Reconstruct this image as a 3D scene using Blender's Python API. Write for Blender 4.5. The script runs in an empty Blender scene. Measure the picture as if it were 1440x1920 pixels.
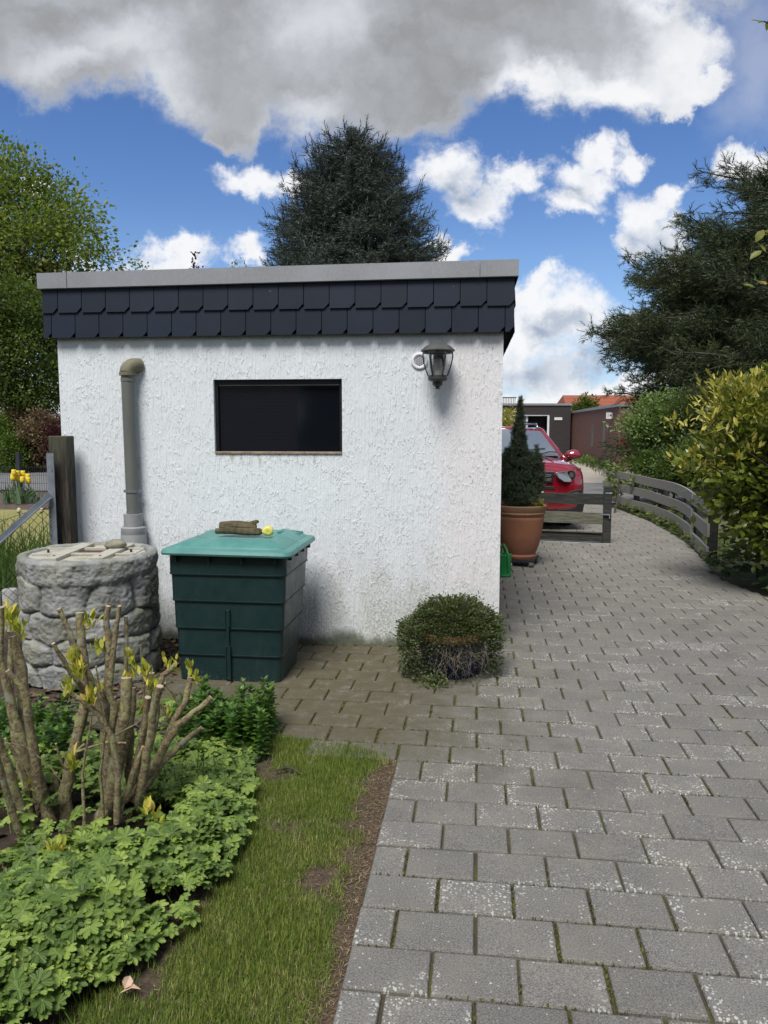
import bpy, bmesh, math, random
import numpy as np
from math import radians as R, sin, cos, pi
from mathutils import Vector, Matrix

# ------------------------------------------------------------------ camera, sky, sun, exposure
sc = bpy.context.scene
CAMZ = 1.55
PITCH = math.atan(156/1440)
cam = bpy.data.cameras.new('camera'); camo = bpy.data.objects.new('camera', cam)
sc.collection.objects.link(camo); sc.camera = camo
camo.location = (0, 0, CAMZ); camo.rotation_euler = (R(90)-PITCH, 0, 0)
cam.sensor_fit = 'VERTICAL'; cam.sensor_height = 36; cam.lens = 27; cam.clip_end = 2000; cam.clip_start = 0.05
sc.view_settings.view_transform = 'Standard'; sc.view_settings.look = 'None'
sc.view_settings.exposure = 1.52; sc.view_settings.gamma = 1
SUN_EL, SUN_AZ = 58, -160          # azimuth measured from +Y (ahead) towards +X (right)
sun = bpy.data.lights.new('sun', 'SUN'); suno = bpy.data.objects.new('sun', sun); sc.collection.objects.link(suno)
sun.energy = 1.5; sun.angle = R(26); sun.color = (1, .965, .91)
sd = Vector((sin(R(SUN_AZ))*cos(R(SUN_EL)), cos(R(SUN_AZ))*cos(R(SUN_EL)), sin(R(SUN_EL))))
suno.rotation_euler = sd.to_track_quat('Z', 'Y').to_euler(); suno.location = (0, 0, 30)

def ray(x, y):
    a = (x-720)/1440; b = -(y-960)/1440; c, s = cos(PITCH), sin(PITCH)
    return (a, c+b*s, -s+b*c)
def G(x, y, z=0):
    r = ray(x, y); t = (z-CAMZ)/r[2]; return Vector((r[0]*t, r[1]*t, z))
def P(x, y, Y):
    r = ray(x, y); t = Y/r[1]; return Vector((r[0]*t, Y, CAMZ+r[2]*t))

class NT:
    """tiny node helper"""
    def __init__(s, tree): s.t = tree; s.n = tree.nodes; s.l = tree.links
    def node(s, typ, ins=None, **kw):
        n = s.n.new(typ)
        for k, v in kw.items(): setattr(n, k, v)
        for k, v in (ins or {}).items():
            if isinstance(v, bpy.types.NodeSocket): s.l.new(v, n.inputs[k])
            else: n.inputs[k].default_value = v
        return n
    def math(s, op, a, b=None, c=None, clamp=False):
        d = {0: a}
        if b is not None: d[1] = b
        if c is not None: d[2] = c
        return s.node('ShaderNodeMath', d, operation=op, use_clamp=clamp).outputs[0]
    def vec(s, op, a, b=None, c=None, out=0):
        d = {0: a}
        if b is not None: d[1] = b
        if c is not None: d[2] = c
        return s.node('ShaderNodeVectorMath', d, operation=op).outputs[out]
    def noise(s, v, scale, detail=4, rough=.55, dist=0, out='Fac', dim='3D'):
        return s.node('ShaderNodeTexNoise', {'Vector': v, 'Scale': scale, 'Detail': detail, 'Roughness': rough, 'Distortion': dist}, noise_dimensions=dim).outputs[out]
    def smooth(s, x, a, b):
        return s.node('ShaderNodeMapRange', {'Value': x, 'From Min': a, 'From Max': b}, interpolation_type='SMOOTHSTEP').outputs[0]
    def lin(s, x, a, b, c=0, d=1):
        return s.node('ShaderNodeMapRange', {'Value': x, 'From Min': a, 'From Max': b, 'To Min': c, 'To Max': d}).outputs[0]
    def mix(s, f, a, b, blend='MIX'):
        n = s.node('ShaderNodeMix', data_type='RGBA', blend_type=blend)
        for k, v in ((0, f), (6, a), (7, b)):
            if isinstance(v, bpy.types.NodeSocket): s.l.new(v, n.inputs[k])
            else: n.inputs[k].default_value = (*v, 1) if isinstance(v, (tuple, list)) and len(v) == 3 else v
        return n.outputs[2]
    def ramp(s, f, stops):
        n = s.node('ShaderNodeValToRGB', {0: f}); e = n.color_ramp.elements
        while len(e) > 1: e.remove(e[-1])
        e[0].position = stops[0][0]; e[0].color = (*stops[0][1], 1)
        for p, c in stops[1:]:
            x = e.new(p); x.color = (*c, 1)
        return n.outputs[0]

# world: Nishita sky with cumulus clouds placed by direction
world = bpy.data.worlds.new('World'); sc.world = world; world.use_nodes = True
w = NT(world.node_tree); w.n.clear()
sky = w.node('ShaderNodeTexSky', sky_type='NISHITA', sun_disc=False, sun_elevation=R(SUN_EL), sun_rotation=R(SUN_AZ), air_density=1.0, dust_density=.4, ozone_density=2.5)
dirn = w.vec('NORMALIZE', w.node('ShaderNodeTexCoord').outputs['Generated'])
sep = w.node('ShaderNodeSeparateXYZ', {0: dirn})
yy = w.math('MAXIMUM', w.math('ABSOLUTE', sep.outputs[1]), .12)
gx = w.math('DIVIDE', sep.outputs[0], yy); gz = w.math('DIVIDE', sep.outputs[2], yy)
# behind the camera the same field is used shifted, so the rest of the sky is cloudy too
back = w.math('LESS_THAN', sep.outputs[1], 0.0)
gx = w.math('ADD', gx, w.math('MULTIPLY', back, .25))
pv = w.node('ShaderNodeCombineXYZ', {0: gx, 1: gz, 2: 0.0}).outputs[0]
warp = w.noise(pv, 5.5, 7, .62, 0, out='Color')
wv = w.vec('SCALE', w.vec('SUBTRACT', warp, (.5, .5, .5))); wv.node.inputs['Scale'].default_value = .20
pw = w.vec('ADD', pv, wv)
def skyp(x, y): r = ray(x, y); return r[0]/r[1], r[2]/r[1]
def blobfield(lst):
    cur = None
    for (x, y, rx, ry) in lst:
        cx, cz = skyp(x, y); sx = 1440/rx; sz = 1440/ry
        q = w.vec('MULTIPLY_ADD', pw, (sx, sz, 0), (-cx*sx, -cz*sz, 0))
        d = w.math('SUBTRACT', 1.0, w.vec('LENGTH', q, out='Value'))
        cur = d if cur is None else w.node('ShaderNodeMath', {0: cur, 1: d, 2: .12}, operation='SMOOTH_MAX').outputs[0]
    return cur
big = [(0, 30, 230, 95), (170, 60, 210, 115), (400, 100, 150, 125), (450, 215, 66, 72), (640, 120, 260, 165), (760, 180, 130, 85), (930, 60, 260, 115),
       (1080, 80, 210, 100), (1200, 80, 145, 112), (1270, 165, 70, 35), (700, -60, 760, 150), (1000, -250, 900, 260), (-300, -60, 400, 190)]
white = [(450, 338, 80, 40), (535, 345, 45, 32), (835, 318, 75, 58), (885, 365, 70, 52), (945, 330, 50, 45), (1070, 338, 88, 52), (1040, 385, 95, 34),
         (1115, 275, 65, 42), (1190, 285, 52, 40), (1215, 400, 62, 75), (1185, 455, 40, 45), (1285, 355, 32, 34), (1245, 375, 60, 45), (1260, 440, 60, 60),
         (320, 500, 75, 40), (450, 492, 60, 34), (850, 487, 55, 26), (828, 458, 24, 24), (1040, 610, 130, 80), (1000, 560, 55, 38), (1160, 640, 90, 70),
         (1020, 700, 150, 60), (950, 640, 70, 90), (1100, 760, 500, 55), (95, 365, 50, 40), (1400, 325, 55, 42), (300, 760, 700, 90), (200, 560, 160, 70), (1330, 600, 150, 130)]
n1 = w.noise(pv, 13, 10, .68); n2 = w.noise(pv, 4.5, 5, .55)
fb = blobfield(big); fw = blobfield(white)
fbn = w.math('ADD', fb, w.math('MULTIPLY', w.math('SUBTRACT', n1, .5), .50))
fwn = w.math('ADD', fw, w.math('ADD', w.math('MULTIPLY', w.math('SUBTRACT', n1, .52), 1.5), w.math('MULTIPLY', w.math('SUBTRACT', w.noise(pv, 38, 6, .65), .5), .5)))
mb = w.smooth(fbn, -.06, .34); mw = w.smooth(fwn, -.08, .60)
# brightness inside the big cloud: grey base, luminous right end and lower rim
lum = blobfield([(1290, 110, 150, 150), (1170, 150, 140, 60), (1000, 150, 110, 40), (1250, 0, 90, 90)])
n3 = w.noise(pv, 7, 8, .6)
lum2 = blobfield([(590, 40, 90, 120), (945, 140, 50, 50), (560, 245, 70, 40), (120, 90, 110, 40), (300, 160, 80, 80), (230, 60, 120, 50)])
lumn = w.math('MAXIMUM', w.smooth(w.math('ADD', lum, w.math('MULTIPLY', w.math('SUBTRACT', n3, .5), 1.6)), -.45, .85), w.math('MULTIPLY', w.smooth(w.math('ADD', lum2, w.math('MULTIPLY', w.math('SUBTRACT', n3, .5), 2.0)), -.7, 1.0), .62))
lumn = w.math('ADD', lumn, w.math('MULTIPLY', w.math('SUBTRACT', n2, .42), .35), clamp=True)
rim = w.smooth(fbn, .5, .02)
lb = w.math('MAXIMUM', lumn, w.math('MULTIPLY', rim, .42))
cbig = w.ramp(lb, [(0, (.31, .32, .335)), (.35, (.48, .50, .54)), (.7, (.72, .75, .79)), (1, (.92, .93, .95))])
dk = blobfield([(1225, 455, 75, 60), (990, 690, 130, 50), (1130, 690, 90, 40), (1040, 625, 60, 30), (860, 345, 60, 40), (1050, 365, 60, 25)])
dkn = w.smooth(w.math('ADD', dk, w.math('MULTIPLY', w.math('SUBTRACT', n2, .5), 1.5)), -.3, 1.1)
dkn = w.math('ADD', dkn, w.math('MULTIPLY', w.math('SUBTRACT', w.noise(pv, 22, 8, .65), .5), 1.1), clamp=True)
cwh = w.ramp(dkn, [(0, (.93, .94, .96)), (.5, (.66, .70, .77)), (1, (.36, .43, .55))])
elev = sep.outputs[2]
hs = w.node('ShaderNodeHueSaturation', {'Hue': .512, 'Saturation': 1.24, 'Value': .88, 'Color': sky.outputs[0]}).outputs[0]
SKYS = .05
skyc = w.vec('SCALE', hs); skyc.node.inputs['Scale'].default_value = SKYS
hz = w.smooth(elev, .30, .0)
skyc = w.mix(w.math('MULTIPLY', hz, .5), skyc, (.13, .22, .38))
CL = .355
def sc_(col, k):
    o = w.vec('SCALE', col); o.node.inputs['Scale'].default_value = k; return o
c1 = w.mix(w.math('MULTIPLY', mw, .97), skyc, sc_(cwh, CL))
veil = w.math('MULTIPLY', w.smooth(blobfield([(1400, 130, 110, 170)]), 0, .9), .35)
c1 = w.mix(veil, c1, sc_(cwh, CL*.85))
cbig = w.mix(w.math('MULTIPLY', w.smooth(w.noise(pw, 9, 9, .62), .35, .68), .28), cbig, (.66, .69, .74))
c2 = w.mix(mb, c1, sc_(cbig, CL))
zz_ = w.math('MAXIMUM', elev, .12)
ov = w.node('ShaderNodeCombineXYZ', {0: w.math('DIVIDE', sep.outputs[0], zz_), 1: w.math('DIVIDE', sep.outputs[1], zz_), 2: 2.0}).outputs[0]
on = w.noise(ov, 1.15, 9, .62, .6)
om = w.math('MULTIPLY', w.smooth(on, .40, .56), w.math('MAXIMUM', w.smooth(gz, .78, 1.05), back))
ocol = w.ramp(w.noise(ov, 2.3, 6, .6), [(.3, (.34, .36, .39)), (.5, (.62, .65, .69)), (.66, (.95, .95, .96))])
c2 = w.mix(om, c2, sc_(ocol, CL*.72))
# below the horizon: dull ground tone
c3 = w.mix(w.smooth(elev, -.01, -.06), c2, (.10, .10, .09))
bg = w.node('ShaderNodeBackground', {'Color': c3, 'Strength': 1.0})
w.l.new(bg.outputs[0], w.node('ShaderNodeOutputWorld').inputs[0])
world.cycles.sampling_method = 'MANUAL'; world.cycles.sample_map_resolution = 512

# ------------------------------------------------------------------ mesh helpers
COL = sc.collection
rng = np.random.default_rng(7)
def tag(o, label=None, cat=None, group=None, kind=None):
    if label: o['label'] = label
    if cat: o['category'] = cat
    if group: o['group'] = group
    if kind: o['kind'] = kind
    return o
def thing(name, label, cat, loc=(0, 0, 0), rz=0, group=None):
    o = bpy.data.objects.new(name, None); o.empty_display_size = .1; COL.objects.link(o)
    o.location = loc; o.rotation_euler = (0, 0, rz)
    return tag(o, label, cat, group)
def link(name, me, mat, parent=None, loc=None, bevel=0, sub=0, smooth=False, rz=None):
    o = bpy.data.objects.new(name, me); COL.objects.link(o)
    for m in (mat if isinstance(mat, (list, tuple)) else [mat]): me.materials.append(m)
    if parent: o.parent = parent
    if loc is not None: o.location = loc
    if rz is not None: o.rotation_euler = (0, 0, rz)
    if smooth: me.polygons.foreach_set('use_smooth', [True]*len(me.polygons))
    if bevel:
        b = o.modifiers.new('bevel', 'BEVEL'); b.width = bevel; b.segments = 2; b.limit_method = 'ANGLE'; b.angle_limit = R(35)
    if sub:
        b = o.modifiers.new('sub', 'SUBSURF'); b.levels = b.render_levels = sub
    return o
def np_mesh(V, faces, uv=None, smooth=False, matidx=None):
    """V (n,3); faces: list of int arrays (m,k)"""
    me = bpy.data.meshes.new('m')
    me.vertices.add(len(V)); me.vertices.foreach_set('co', np.asarray(V, np.float32).ravel())
    idx = np.concatenate([f.ravel() for f in faces]).astype(np.int32)
    tot = np.concatenate([np.full(len(f), f.shape[1]) for f in faces]).astype(np.int32)
    st = np.concatenate([[0], np.cumsum(tot)[:-1]]).astype(np.int32)
    me.loops.add(len(idx)); me.loops.foreach_set('vertex_index', idx)
    me.polygons.add(len(tot)); me.polygons.foreach_set('loop_start', st); me.polygons.foreach_set('loop_total', tot)
    if uv is not None:
        l = me.uv_layers.new(name='uv'); l.data.foreach_set('uv', np.asarray(uv, np.float32)[idx].ravel())
    me.polygons.foreach_set('use_smooth', np.full(len(tot), bool(smooth)))
    me.update(calc_edges=True); me.validate()
    return me
def nrm(a): return a/np.maximum(np.linalg.norm(a, axis=-1, keepdims=True), 1e-9)
def frames(d, n):
    y = nrm(d); x = nrm(np.cross(y, n)); z = np.cross(x, y)
    return np.stack([x, y, z], axis=2)
def inst(tv, tfs, loc, F, size, tuv=None, wid=None, smooth=False):
    """instances of template (verts tv, faces tfs) merged in one mesh"""
    tv = np.asarray(tv, float); n = len(loc); k = len(tv)
    size = np.broadcast_to(np.asarray(size, float), (n,))
    T = tv[None]*size[:, None, None]
    if wid is not None: T = T*np.stack([wid, np.ones(n), np.ones(n)], 1)[:, None, :]
    V = np.einsum('nij,nkj->nki', F, T)+np.asarray(loc)[:, None, :]
    off = (np.arange(n)*k)
    faces = [(np.asarray(f)[None]+off[:, None, None]).reshape(-1, np.asarray(f).shape[1]) for f in tfs]
    uv = np.tile(np.asarray(tuv), (n, 1)) if tuv is not None else None
    return np_mesh(V.reshape(-1, 3), faces, uv, smooth)
LANCE = (np.array([[0, 0, 0], [-.16, .3, .03], [-.15, .65, .03], [0, 1, -.10], [.15, .65, .03], [.16, .3, .03], [0, .3, -.02], [0, .65, -.04]]),
         [np.array([[0, 6, 1], [0, 5, 6], [2, 7, 3], [7, 4, 3]]), np.array([[1, 6, 7, 2], [6, 5, 4, 7]])],
         np.array([[.5, 0], [0, .3], [0, .65], [.5, 1], [1, .65], [1, .3], [.5, .3], [.5, .65]]))
OVAL = (LANCE[0]*np.array([1.75, 1, 1]), LANCE[1], LANCE[2])
DIA = (np.array([[0, 0, 0], [-.32, .5, .08], [0, 1, -.05], [.32, .5, .08]]), [np.array([[0, 3, 2], [0, 2, 1]])])
def needle_shoot(nn=9, w_=.30):
    v = []; f = []
    r_ = np.random.default_rng(3)
    for i in range(nn):
        t = i/nn*.85; a = i*2.4
        for s in (0,):
            d = np.array([cos(a)*w_, .28, sin(a)*w_]); p = np.array([0, t, 0])
            side = np.array([-sin(a), 0, cos(a)])*.035
            b = len(v); v += [p-side, p+side, p+d]; f.append([b, b+1, b+2])
    b = len(v); v += [np.array([-.03, 0, 0]), np.array([.03, 0, 0]), np.array([0, 1.08, 0])]; f.append([b, b+1, b+2])
    b = len(v); v += [np.array([0, 0, -.03]), np.array([0, 0, .03]), np.array([0, 1.08, 0])]; f.append([b, b+1, b+2])
    return np.array(v), [np.array(f)]
SHOOT = needle_shoot()
def geranium():
    v = [[0, 0, 0]]; uv = [[.5, .5]]
    lobes = 7; out = []
    for i in range(lobes):
        a0 = R(-150+300*(i)/(lobes-1)); w_ = R(300/(lobes-1)*.5)
        ln = 1 - .13*abs(i-(lobes-1)/2)/3
        for da, rr, z in ((-1.0, .50, .03), (-.86, .72*ln, .02), (-.66, .86*ln, -.01), (-.42, .80*ln, .0), (-.30, .96*ln, -.03), (-.05, .93*ln, -.05), (.10, 1.0*ln, -.05), (.32, .90*ln, -.03), (.44, .92*ln, -.01), (.66, .80*ln, .0), (.86, .74*ln, .02)):
            a = a0+da*w_; out.append([sin(a)*rr*.55, cos(a)*rr*.55, z])
            uv.append([.5+sin(a)*rr*.5, .5+cos(a)*rr*.5])
    v += out; n = len(out); f = [[0, i+1, i] for i in range(1, n)]
    return np.array(v, float), [np.array(f)], np.array(uv)
GER = geranium()
class MB:
    def __init__(s): s.v = []; s.f = []; s.m = []
    def add(s, vs, fs, mi=0):
        b = len(s.v); s.v += [tuple(v) for v in vs]; s.f += [tuple(i+b for i in f) for f in fs]; s.m += [mi]*len(fs); return s
    def box(s, x0, x1, y0, y1, z0, z1, mi=0, M=None):
        vs = [Vector(p) for p in ((x0, y0, z0), (x1, y0, z0), (x1, y1, z0), (x0, y1, z0), (x0, y0, z1), (x1, y0, z1), (x1, y1, z1), (x0, y1, z1))]
        if M is not None: vs = [M @ v for v in vs]
        return s.add(vs, [(0, 3, 2, 1), (4, 5, 6, 7), (0, 1, 5, 4), (1, 2, 6, 5), (2, 3, 7, 6), (3, 0, 4, 7)], mi)
    def bar(s, p0, p1, w_, h_, up=(0, 0, 1), mi=0):
        """box beam between two points; w_ horizontal width, h_ along up"""
        p0 = Vector(p0); p1 = Vector(p1); d = (p1-p0); L = d.length; d.normalize(); up = Vector(up)
        x = d.cross(up).normalized(); u = x.cross(d).normalized()
        M = Matrix((x, d, u)).transposed().to_4x4(); M.translation = p0
        return s.box(-w_/2, w_/2, 0, L, -h_/2, h_/2, mi, M)
    def tube(s, pts, rad, n=8, caps=True, mi=0, capmi=None, jit=0):
        pts = [Vector(p) for p in pts]; k = len(pts)
        if not hasattr(rad, '__len__'): rad = [rad]*k
        vs = []; up = Vector((.13, .21, 1)).normalized(); x = None
        for i in range(k):
            d = (pts[min(i+1, k-1)]-pts[max(i-1, 0)]).normalized()
            if x is None: x = d.cross(up if abs(d.dot(up)) < .95 else Vector((1, 0, 0))).normalized()
            else: x = (x-d*x.dot(d)).normalized()
            y = d.cross(x)
            for j in range(n):
                a = 2*pi*j/n; r = rad[i]*(1+jit*(random.random()-.5))
                vs.append(pts[i]+x*cos(a)*r+y*sin(a)*r)
        fs = [(i*n+j, i*n+(j+1) % n, (i+1)*n+(j+1) % n, (i+1)*n+j) for i in range(k-1) for j in range(n)]
        s.add(vs, fs, mi)
        if caps:
            b = len(s.v)-len(vs); s.f.append(tuple(b+j for j in reversed(range(n)))); s.m.append(mi)
            s.f.append(tuple(b+(k-1)*n+j for j in range(n))); s.m.append(mi if capmi is None else capmi)
        return s
    def lathe(s, prof, n=24, c=(0, 0, 0), mi=0, sx=1, sy=1, caps=False):
        vs = [(c[0]+r*cos(2*pi*j/n)*sx, c[1]+r*sin(2*pi*j/n)*sy, c[2]+z) for r, z in prof for j in range(n)]
        k = len(prof)
        fs = [(i*n+j, i*n+(j+1) % n, (i+1)*n+(j+1) % n, (i+1)*n+j) for i in range(k-1) for j in range(n)]
        if caps: fs += [tuple(reversed(range(n))), tuple((k-1)*n+j for j in range(n))]
        return s.add(vs, fs, mi)
    def prism(s, poly, y0, y1, axis='y', mi=0):
        """poly in xz extruded in y (axis y), or in xy extruded in z (axis z)"""
        n = len(poly)
        if axis == 'y': vs = [(x, y0, z) for x, z in poly]+[(x, y1, z) for x, z in poly]
        elif axis == 'x': vs = [(y0, x, z) for x, z in poly]+[(y1, x, z) for x, z in poly]
        else: vs = [(x, y, y0) for x, y in poly]+[(x, y, y1) for x, y in poly]
        fs = [tuple(range(n)), tuple(n+i for i in reversed(range(n)))]+[(i, n+i, n+(i+1) % n, (i+1) % n) for i in range(n)]
        return s.add(vs, fs, mi)
    def mesh(s):
        me = bpy.data.meshes.new('m'); me.from_pydata([tuple(v) for v in s.v], [], s.f); me.update()
        bm = bmesh.new(); bm.from_mesh(me)
        for f, mi in zip(bm.faces, s.m): f.material_index = mi
        bmesh.ops.recalc_face_normals(bm, faces=bm.faces); bm.to_mesh(me); bm.free()
        return me
    def build(s, name, mat, parent=None, **kw):
        return link(name, s.mesh(), mat, parent, **kw)
def autosmooth(o, ang=40):
    me = o.data; me.polygons.foreach_set('use_smooth', [True]*len(me.polygons))
    try: me.set_sharp_from_angle(angle=R(ang))
    except Exception: pass
    return o

# value noise for real displacement
_perm = np.random.default_rng(11).random(4096)
def vnoise(p, freq=1.0):
    p = np.asarray(p)*freq; i = np.floor(p).astype(int); f = p-i; f = f*f*(3-2*f)
    def h(a, b, c): return _perm[(a*73+b*179+c*283+a*b*7+c*a*3) % 4096]
    r = 0
    for dx in (0, 1):
        for dy in (0, 1):
            for dz in (0, 1):
                wgt = (f[..., 0] if dx else 1-f[..., 0])*(f[..., 1] if dy else 1-f[..., 1])*(f[..., 2] if dz else 1-f[..., 2])
                r = r+wgt*h(i[..., 0]+dx, i[..., 1]+dy, i[..., 2]+dz)
    return r-.5
def fbm(p, freq, octv=4):
    return sum(vnoise(p, freq*2**o)*.5**o for o in range(octv))

# ------------------------------------------------------------------ materials
def newmat(name):
    m = bpy.data.materials.new(name); m.use_nodes = True; t = NT(m.node_tree); t.n.clear()
    t.p = t.node('ShaderNodeBsdfPrincipled'); t.o = t.node('ShaderNodeOutputMaterial')
    t.l.new(t.p.outputs[0], t.o.inputs[0]); t.obj = t.node('ShaderNodeTexCoord').outputs['Object']
    return m, t
def put(t, **kw):
    for k, v in kw.items():
        k = k.replace('_', ' ')
        if isinstance(v, bpy.types.NodeSocket): t.l.new(v, t.p.inputs[k])
        else: t.p.inputs[k].default_value = (*v, 1) if isinstance(v, tuple) and len(v) == 3 else v
def bump(t, h, strength=.5, dist=.01):
    t.l.new(t.node('ShaderNodeBump', {'Height': h, 'Strength': strength, 'Distance': dist}).outputs[0], t.p.inputs['Normal'])
def basic(name, c1, c2=None, rough=.6, metal=0, scale=8, bs=0, bscale=60, spec=.5, stretch=(1, 1, 1), island=0, coat=0):
    m, t = newmat(name); c2 = c2 or tuple(c*.8 for c in c1)
    v = t.vec('MULTIPLY', t.obj, stretch)
    f = t.smooth(t.noise(v, scale, 6, .62), .3, .7)
    col = t.mix(f, c1, c2)
    if island:
        r = t.node('ShaderNodeNewGeometry').outputs['Random Per Island']
        hv = t.node('ShaderNodeHueSaturation', {'Color': col, 'Value': t.lin(r, 0, 1, 1-island, 1+island)}); col = hv.outputs[0]
    put(t, Base_Color=col, Metallic=metal, Specular_IOR_Level=spec, Coat_Weight=coat, Coat_IOR=1.5+.35*coat, Roughness=t.lin(t.noise(v, scale*3, 3), .3, .7, max(rough-.08, .02), min(rough+.08, 1)))
    if bs: bump(t, t.noise(v, bscale, 5, .65), bs, .01)
    return m
def leafmat(name, stops, rough=.5, trans=.3, spec=.4, tcol=None, clump=1.2, clumpv=.35):
    m, t = newmat(name)
    r = t.node('ShaderNodeNewGeometry').outputs['Random Per Island']
    pos = t.node('ShaderNodeNewGeometry').outputs['Position']
    cl = t.noise(pos, clump, 3)
    f = t.math('ADD', t.math('MULTIPLY', r, .65), t.math('MULTIPLY', t.math('SUBTRACT', cl, .33), .9), clamp=True)
    col = t.ramp(f, stops)
    col = t.node('ShaderNodeHueSaturation', {'Color': col, 'Value': t.lin(r, 0, 1, 1-clumpv*.5, 1+clumpv*.5)}).outputs[0]
    put(t, Base_Color=col, Roughness=rough, Specular_IOR_Level=spec)
    tr = t.node('ShaderNodeBsdfTranslucent', {'Color': t.mix(.6, col, tcol or (.25, .4, .04), 'MIX')})
    mx = t.node('ShaderNodeMixShader', {0: trans, 1: t.p.outputs[0], 2: tr.outputs[0]})
    t.l.new(mx.outputs[0], t.o.inputs[0]); t.col = col
    return m, t

# wall render: rough white stucco with vertical worm grooves and dirt
m_stucco, t = newmat('white_stucco')
vs = t.vec('MULTIPLY', t.obj, (1, 1, .42))
wp = t.noise(t.obj, 14, 3, out='Color')
v2 = t.vec('ADD', vs, t.vec('MULTIPLY', t.vec('SUBTRACT', wp, (.5, .5, .5)), (.03, .03, .03)))
n_big = t.noise(v2, 44, 2, .5); ridge = t.math('ABSOLUTE', t.math('SUBTRACT', n_big, .5))
groove = t.smooth(ridge, .0, .045)
pres = t.smooth(t.noise(t.obj, 20, 3), .48, .62)
groove = t.math('MAXIMUM', groove, t.math('SUBTRACT', 1.0, pres))
streak = t.noise(t.vec('MULTIPLY', t.obj, (1, 1, .07)), 70, 3, .6)
fine = t.noise(vs, 150, 5, .7); mid = t.noise(v2, 55, 4, .6)
lump = t.math('MULTIPLY', t.smooth(t.noise(v2, 58, 3, .55), .50, .66), t.smooth(t.noise(t.obj, 7, 3), .35, .6))
h = t.math('ADD', t.math('ADD', t.math('MULTIPLY', groove, .10), t.math('MULTIPLY', lump, .72)), t.math('ADD', t.math('MULTIPLY', mid, .9), t.math('ADD', t.math('MULTIPLY', fine, .35), t.math('MULTIPLY', streak, 2.5))))
sx = t.node('ShaderNodeSeparateXYZ', {0: t.obj}); X_, Z_ = sx.outputs[0], sx.outputs[2]
pit = t.smooth(t.noise(v2, 70, 2), .66, .72)
low = t.smooth(Z_, 1.1, .0)
dn_ = t.noise(t.vec('MULTIPLY', t.obj, (1, 1, .35)), 5, 5, .65)
dirt = t.math('MULTIPLY', t.smooth(t.math('ADD', t.math('MULTIPLY', low, .42), dn_), .58, 1.0), t.smooth(t.noise(t.obj, 60, 4, .7), .35, .6))
moss = t.smooth(t.math('ADD', Z_, t.math('MULTIPLY', t.math('SUBTRACT', dn_, .5), .25)), .11, .015)
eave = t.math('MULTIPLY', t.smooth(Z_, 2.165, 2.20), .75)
pk = t.smooth(t.math('ADD', t.math('MULTIPLY', t.smooth(X_, 2.3, 3.0), .6), t.noise(t.obj, 1.6, 3)), .75, 1.25)
wu = t.math('MULTIPLY', t.math('MULTIPLY', t.smooth(t.math('ABSOLUTE', t.math('SUBTRACT', X_, 1.6)), .56, .35), t.smooth(t.math('ABSOLUTE', t.math('SUBTRACT', Z_, 1.35)), .10, .0)), t.smooth(t.noise(t.vec('MULTIPLY', t.obj, (1, 1, .3)), 30, 4), .48, .68))
col = t.mix(t.noise(t.obj, 3, 4), (.69, .735, .775), (.79, .83, .86))
col = t.mix(t.math('MULTIPLY', pk, .5), col, (.80, .73, .72))
col = t.mix(t.math('MULTIPLY', t.math('SUBTRACT', 1.0, groove), .02), col, (.30, .31, .30))
col = t.mix(t.math('MULTIPLY', pit, .55), col, (.22, .22, .19))
vst = t.smooth(t.noise(t.vec('MULTIPLY', t.obj, (1, 1, .04)), 26, 4, .65), .55, .78)
col = t.mix(t.math('MULTIPLY', vst, .16), col, (.36, .37, .34))
col = t.mix(t.math('MULTIPLY', dirt, .62), col, (.30, .29, .20))
col = t.mix(t.math('MULTIPLY', wu, .6), col, (.33, .24, .14))
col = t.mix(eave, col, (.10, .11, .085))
col = t.mix(t.math('MULTIPLY', moss, .85), col, (.07, .085, .035))
put(t, Base_Color=col, Roughness=.85, Specular_IOR_Level=.25)
bump(t, h, .8, .005)

m_slate, t = newmat('slate')
rnd = t.node('ShaderNodeNewGeometry').outputs['Random Per Island']
col = t.mix(t.noise(t.obj, 7, 5), (.008, .013, .025), (.014, .021, .038))
col = t.node('ShaderNodeHueSaturation', {'Color': col, 'Value': t.lin(rnd, 0, 1, .82, 1.2)}).outputs[0]
spk = t.smooth(t.noise(t.obj, 45, 2), .79, .82)
col = t.mix(spk, col, (.4, .42, .42))
put(t, Base_Color=col, Roughness=.55, Specular_IOR_Level=.3); bump(t, t.noise(t.obj, 40, 4), .12, .004)
m_zinc, t = newmat('zinc')
sp = t.noise(t.vec('MULTIPLY', t.obj, (1, 1, .5)), 110, 3, .7); cl = t.noise(t.obj, 2.2, 4)
col = t.mix(sp, (.22, .225, .235), (.40, .41, .425)); col = t.mix(t.math('MULTIPLY', t.smooth(cl, .35, .7), .4), col, (.40, .42, .46))
put(t, Base_Color=col, Roughness=.52, Metallic=.55)
m_glassdark, t = newmat('dark_glass')
scr = t.smooth(t.noise(t.vec('MULTIPLY', t.obj, (1.5, 1, 14)), 6, 2), .78, .80)
put(t, Base_Color=t.mix(scr, (.006, .008, .012), (.03, .035, .04)), Roughness=.05, Specular_IOR_Level=.9, Coat_Weight=1.0, Coat_Roughness=.02)
m_frame = basic('window_frame', (.012, .013, .018), rough=.4)
m_sillwood = basic('sill_brown', (.20, .13, .09), (.34, .27, .2), rough=.6, scale=20)
m_black = basic('black_metal', (.018, .022, .022), (.03, .034, .034), rough=.5)
m_cap = basic('lantern_cap', (.055, .06, .055), (.085, .088, .08), rough=.65, bs=.2)
m_white = basic('white_plastic', (.74, .75, .78), (.66, .67, .7), rough=.5)
m_dark = basic('dark_void', (.006, .006, .008), rough=.9)
m_pipe = basic('grey_pipe', (.115, .122, .112), (.15, .155, .14), rough=.5, scale=3, stretch=(1, 1, .3))
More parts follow.
